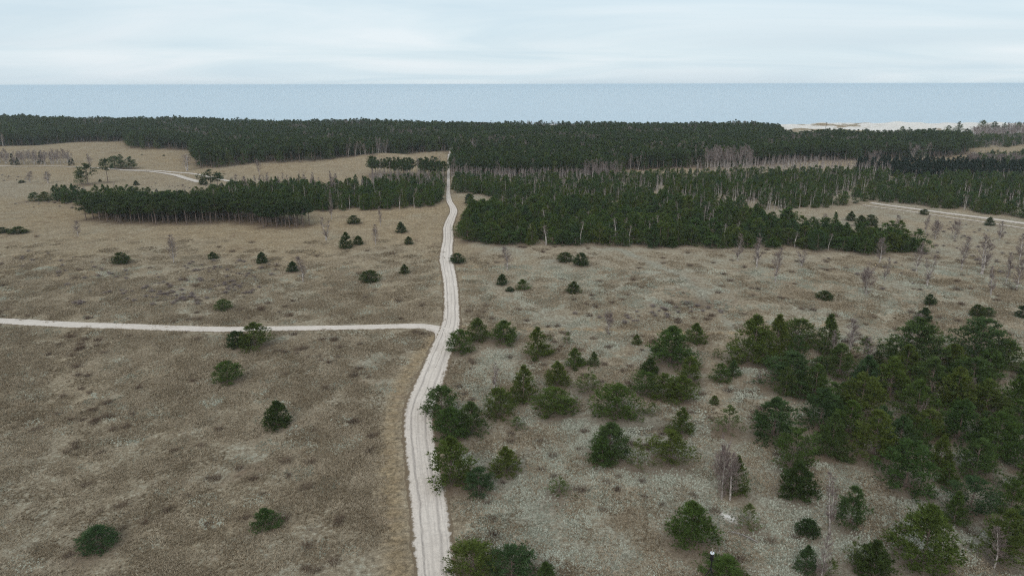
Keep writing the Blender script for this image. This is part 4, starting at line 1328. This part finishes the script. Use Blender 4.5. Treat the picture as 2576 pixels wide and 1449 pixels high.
# reddish low shrub patches in the left meadow
X, Y = [], []
for (u, v, su, sv, k) in ((90, 655, 90, 22, 14), (250, 690, 90, 20, 16), (390, 735, 120, 26, 46), (560, 690, 110, 28, 46), (600, 725, 60, 18, 20), (200, 765, 30, 6, 6), (480, 750, 60, 12, 12),
                         (150, 510, 140, 12, 20), (440, 470, 80, 8, 14), (60, 445, 100, 10, 10), (1560, 800, 140, 10, 10), (1700, 780, 90, 16, 24), (2350, 640, 220, 50, 40), (2380, 585, 180, 20, 30)):
    for _ in range(k):
        x, y, z = P(rng.normal(u, su * .6), min(max(rng.normal(v, sv * .6), 430), 1400))
        X.append(x); Y.append(y)
X, Y = np.array(X), np.array(Y); Z = height(X, Y)
s = rng.uniform(.7, 1.7, len(X))
hs = [SOURCES[k] for k in SOURCES if k[0] == 'c']
instancer('shrub', np.stack([X, Y, Z - .1], 1), np.stack([s * .5, s * .5, s * .16], 1), rng.uniform(0, 6.28, len(X)), rng.integers(0, len(hs), len(X)), hs, "low reddish bare shrubs scattered over the meadow", 'low shrubs')

# ------------------------------------------------------------------ small man-made things
def plain(name, c, rough=.6, metal=0.0):
    m, t = mat(name)
    tcn = N(t, 'ShaderNodeTexCoord')
    n = noise(t, tcn.outputs['Object'], 9, 4, .6)
    cc = mixc(t, 1.0, c, rmp(t, n, [(.3, .8), (.7, 1.15)]), 'MULTIPLY')
    p = N(t, 'ShaderNodeBsdfPrincipled', inp={'Roughness': rough, 'Metallic': metal})
    t.links.new(cc, p.inputs['Base Color'])
    finish(t, p.outputs[0])
    return m


def lathe(profile, sides=20):
    pr = np.array(profile, float); n = len(pr)
    an = np.linspace(0, 2 * math.pi, sides, endpoint=False)
    v = np.stack([pr[:, 0, None] * np.cos(an), pr[:, 0, None] * np.sin(an), np.repeat(pr[:, 1, None], sides, 1)], -1).reshape(-1, 3)
    idx = np.arange(n * sides).reshape(n, sides)
    f = np.stack([idx[:-1], np.roll(idx, -1, 1)[:-1], np.roll(idx, -1, 1)[1:], idx[1:]], -1).reshape(-1, 4)
    return v, f


def one(name, vf, m, parent, loc=(0, 0, 0), smooth=False):
    return link(name, mesh_np(name, vf[0], vf[1], [m], smooth), parent, loc)


M_BLACK = plain('black_metal', (0.012, 0.012, 0.014), .45)
M_WHITE = plain('white_plastic', (0.75, 0.77, 0.8), .4)
M_ROD = plain('pale_rod', (0.45, 0.38, 0.30), .6)
x, y, z = P(1783, 1482)
px = depth_of(y, z + 2) / F
ztop = z_at(1391, y) - z
hc = z_at(1391, y) - z_at(1409, y)
e = bpy.data.objects.new('instrument_stand', None); col.objects.link(e); e.location = (x, y, z)
tag(e, "black tripod stand with a black drum and white top ring at the bottom edge", 'instrument stand')
rc = 4.3 * px
one('drum', lathe([(0, ztop - hc), (rc * .92, ztop - hc), (rc, ztop - hc + .04), (rc, ztop - .08), (rc * .5, ztop - .08), (0, ztop - .08)]), M_BLACK, e)
one('top_ring', lathe([(rc * .45, ztop - .07), (rc * 1.18, ztop - .07), (rc * 1.18, ztop + .03), (rc * .45, ztop + .03), (rc * .45, ztop - .07)]), M_WHITE, e)
one('antenna', tube([(0, 0, ztop - .05), (0, 0, ztop + .6)], [.045, .02], 6), M_ROD, e)
zj = z_at(1430, y) - z
one('mast', tube([(0, 0, zj - .15), (0, 0, ztop - hc)], [.06, .05], 8), M_BLACK, e)
one('collar', lathe([(0, zj - .2), (.11, zj - .2), (.11, zj + .02), (0, zj + .02)], 10), M_BLACK, e)
for k in range(3):
    a = math.pi / 6 + k * 2 * math.pi / 3
    one('leg', tube([(.05 * math.cos(a), .05 * math.sin(a), zj - .1), (zj * .42 * math.cos(a), zj * .42 * math.sin(a), -.05)], [.045, .035], 6), M_BLACK, e)

M_POLE = plain('weathered_pole', (0.13, 0.11, 0.10), .8)
for (u, vt, yb, lab) in ((1236, 303, 700, "thin pole rising from the far forest near the cutting"), (2074, 309, 640, "dark pole in front of the pale beach at right"),
                         (2557, 309, 690, "tall pole near the right edge before the sea"), (8, 286, 740, "thin pole above the far forest at the left edge")):
    x, y = gw(u, yb); z = float(height(x, y))
    h = z_at(vt, y) - z
    e = bpy.data.objects.new('utility_pole', None); col.objects.link(e); e.location = (x, y, z)
    tag(e, lab, 'pole', "thin poles beyond the forest")
    one('shaft', tube([(0, 0, -.5), (.05, 0, h * .5), (.1, 0, h)], [.30, .25, .18], 8), M_POLE, e)
    one('crossarm', tube([(-.9, 0, h - .6), (1.1, 0, h - .55)], [.09, .09], 5), M_POLE, e)

# dead branch below the yellowish pine
x, y, z = P(1870, 1350)
a = Acc(); r = np.random.default_rng(3)
main_p = np.array([(-1.6, .7, .25), (-.5, .2, .35), (.6, -.4, .2), (1.3, -1.1, .08)])
a.add(*tube(main_p, [.03, .05, .06, .05], 5))
for q in range(9):
    b = main_p[q % 3] * .6 + main_p[q % 3 + 1] * .4
    a.add(*tube([b, b + np.array([r.normal(-.3, .4), r.normal(.1, .4), r.uniform(.1, .4)])], [.025, .008], 3))
o = link('dead_branch', a.mesh('dead_branch', [plain('grey_wood', (0.33, 0.29, 0.27), .9)]), None, (x, y, z))
tag(o, "grey fallen dead branch beside the yellowish small pine", 'branch')

# ------------------------------------------------------------------ haze: one closed box of thin air
hz, t = mat('haze_air')
hz.cycles.volume_sampling = 'DISTANCE'
hz.cycles.homogeneous_volume = True
pv = N(t, 'ShaderNodeVolumePrincipled', inp={'Density': 0.00013, 'Anisotropy': 0.55})
pv.inputs['Color'].default_value = (0.90, 0.96, 1.0, 1)
o_ = N(t, 'ShaderNodeOutputMaterial'); t.links.new(pv.outputs[0], o_.inputs['Volume'])
X0, X1, Y0, Y1, Z0, Z1 = -33000, 33000, -1600, 31000, -5.0, 53.0
v = np.array([(x, y, z) for x in (X0, X1) for y in (Y0, Y1) for z in (Z0, Z1)], float)
f = np.array([(0, 1, 3, 2), (4, 6, 7, 5), (0, 4, 5, 1), (2, 3, 7, 6), (0, 2, 6, 4), (1, 5, 7, 3)])
o = link('haze', mesh_np('haze', v, f, [hz]))
tag(o, "thin pale air over the heath and sea", kind='stuff')

print('COUNTS pines', len(PINES), len(pick), n1_, 'birches', len(BIRCHES), len(pickb), n2_, 'spruces', len(SPR), 'ground', len(faces))
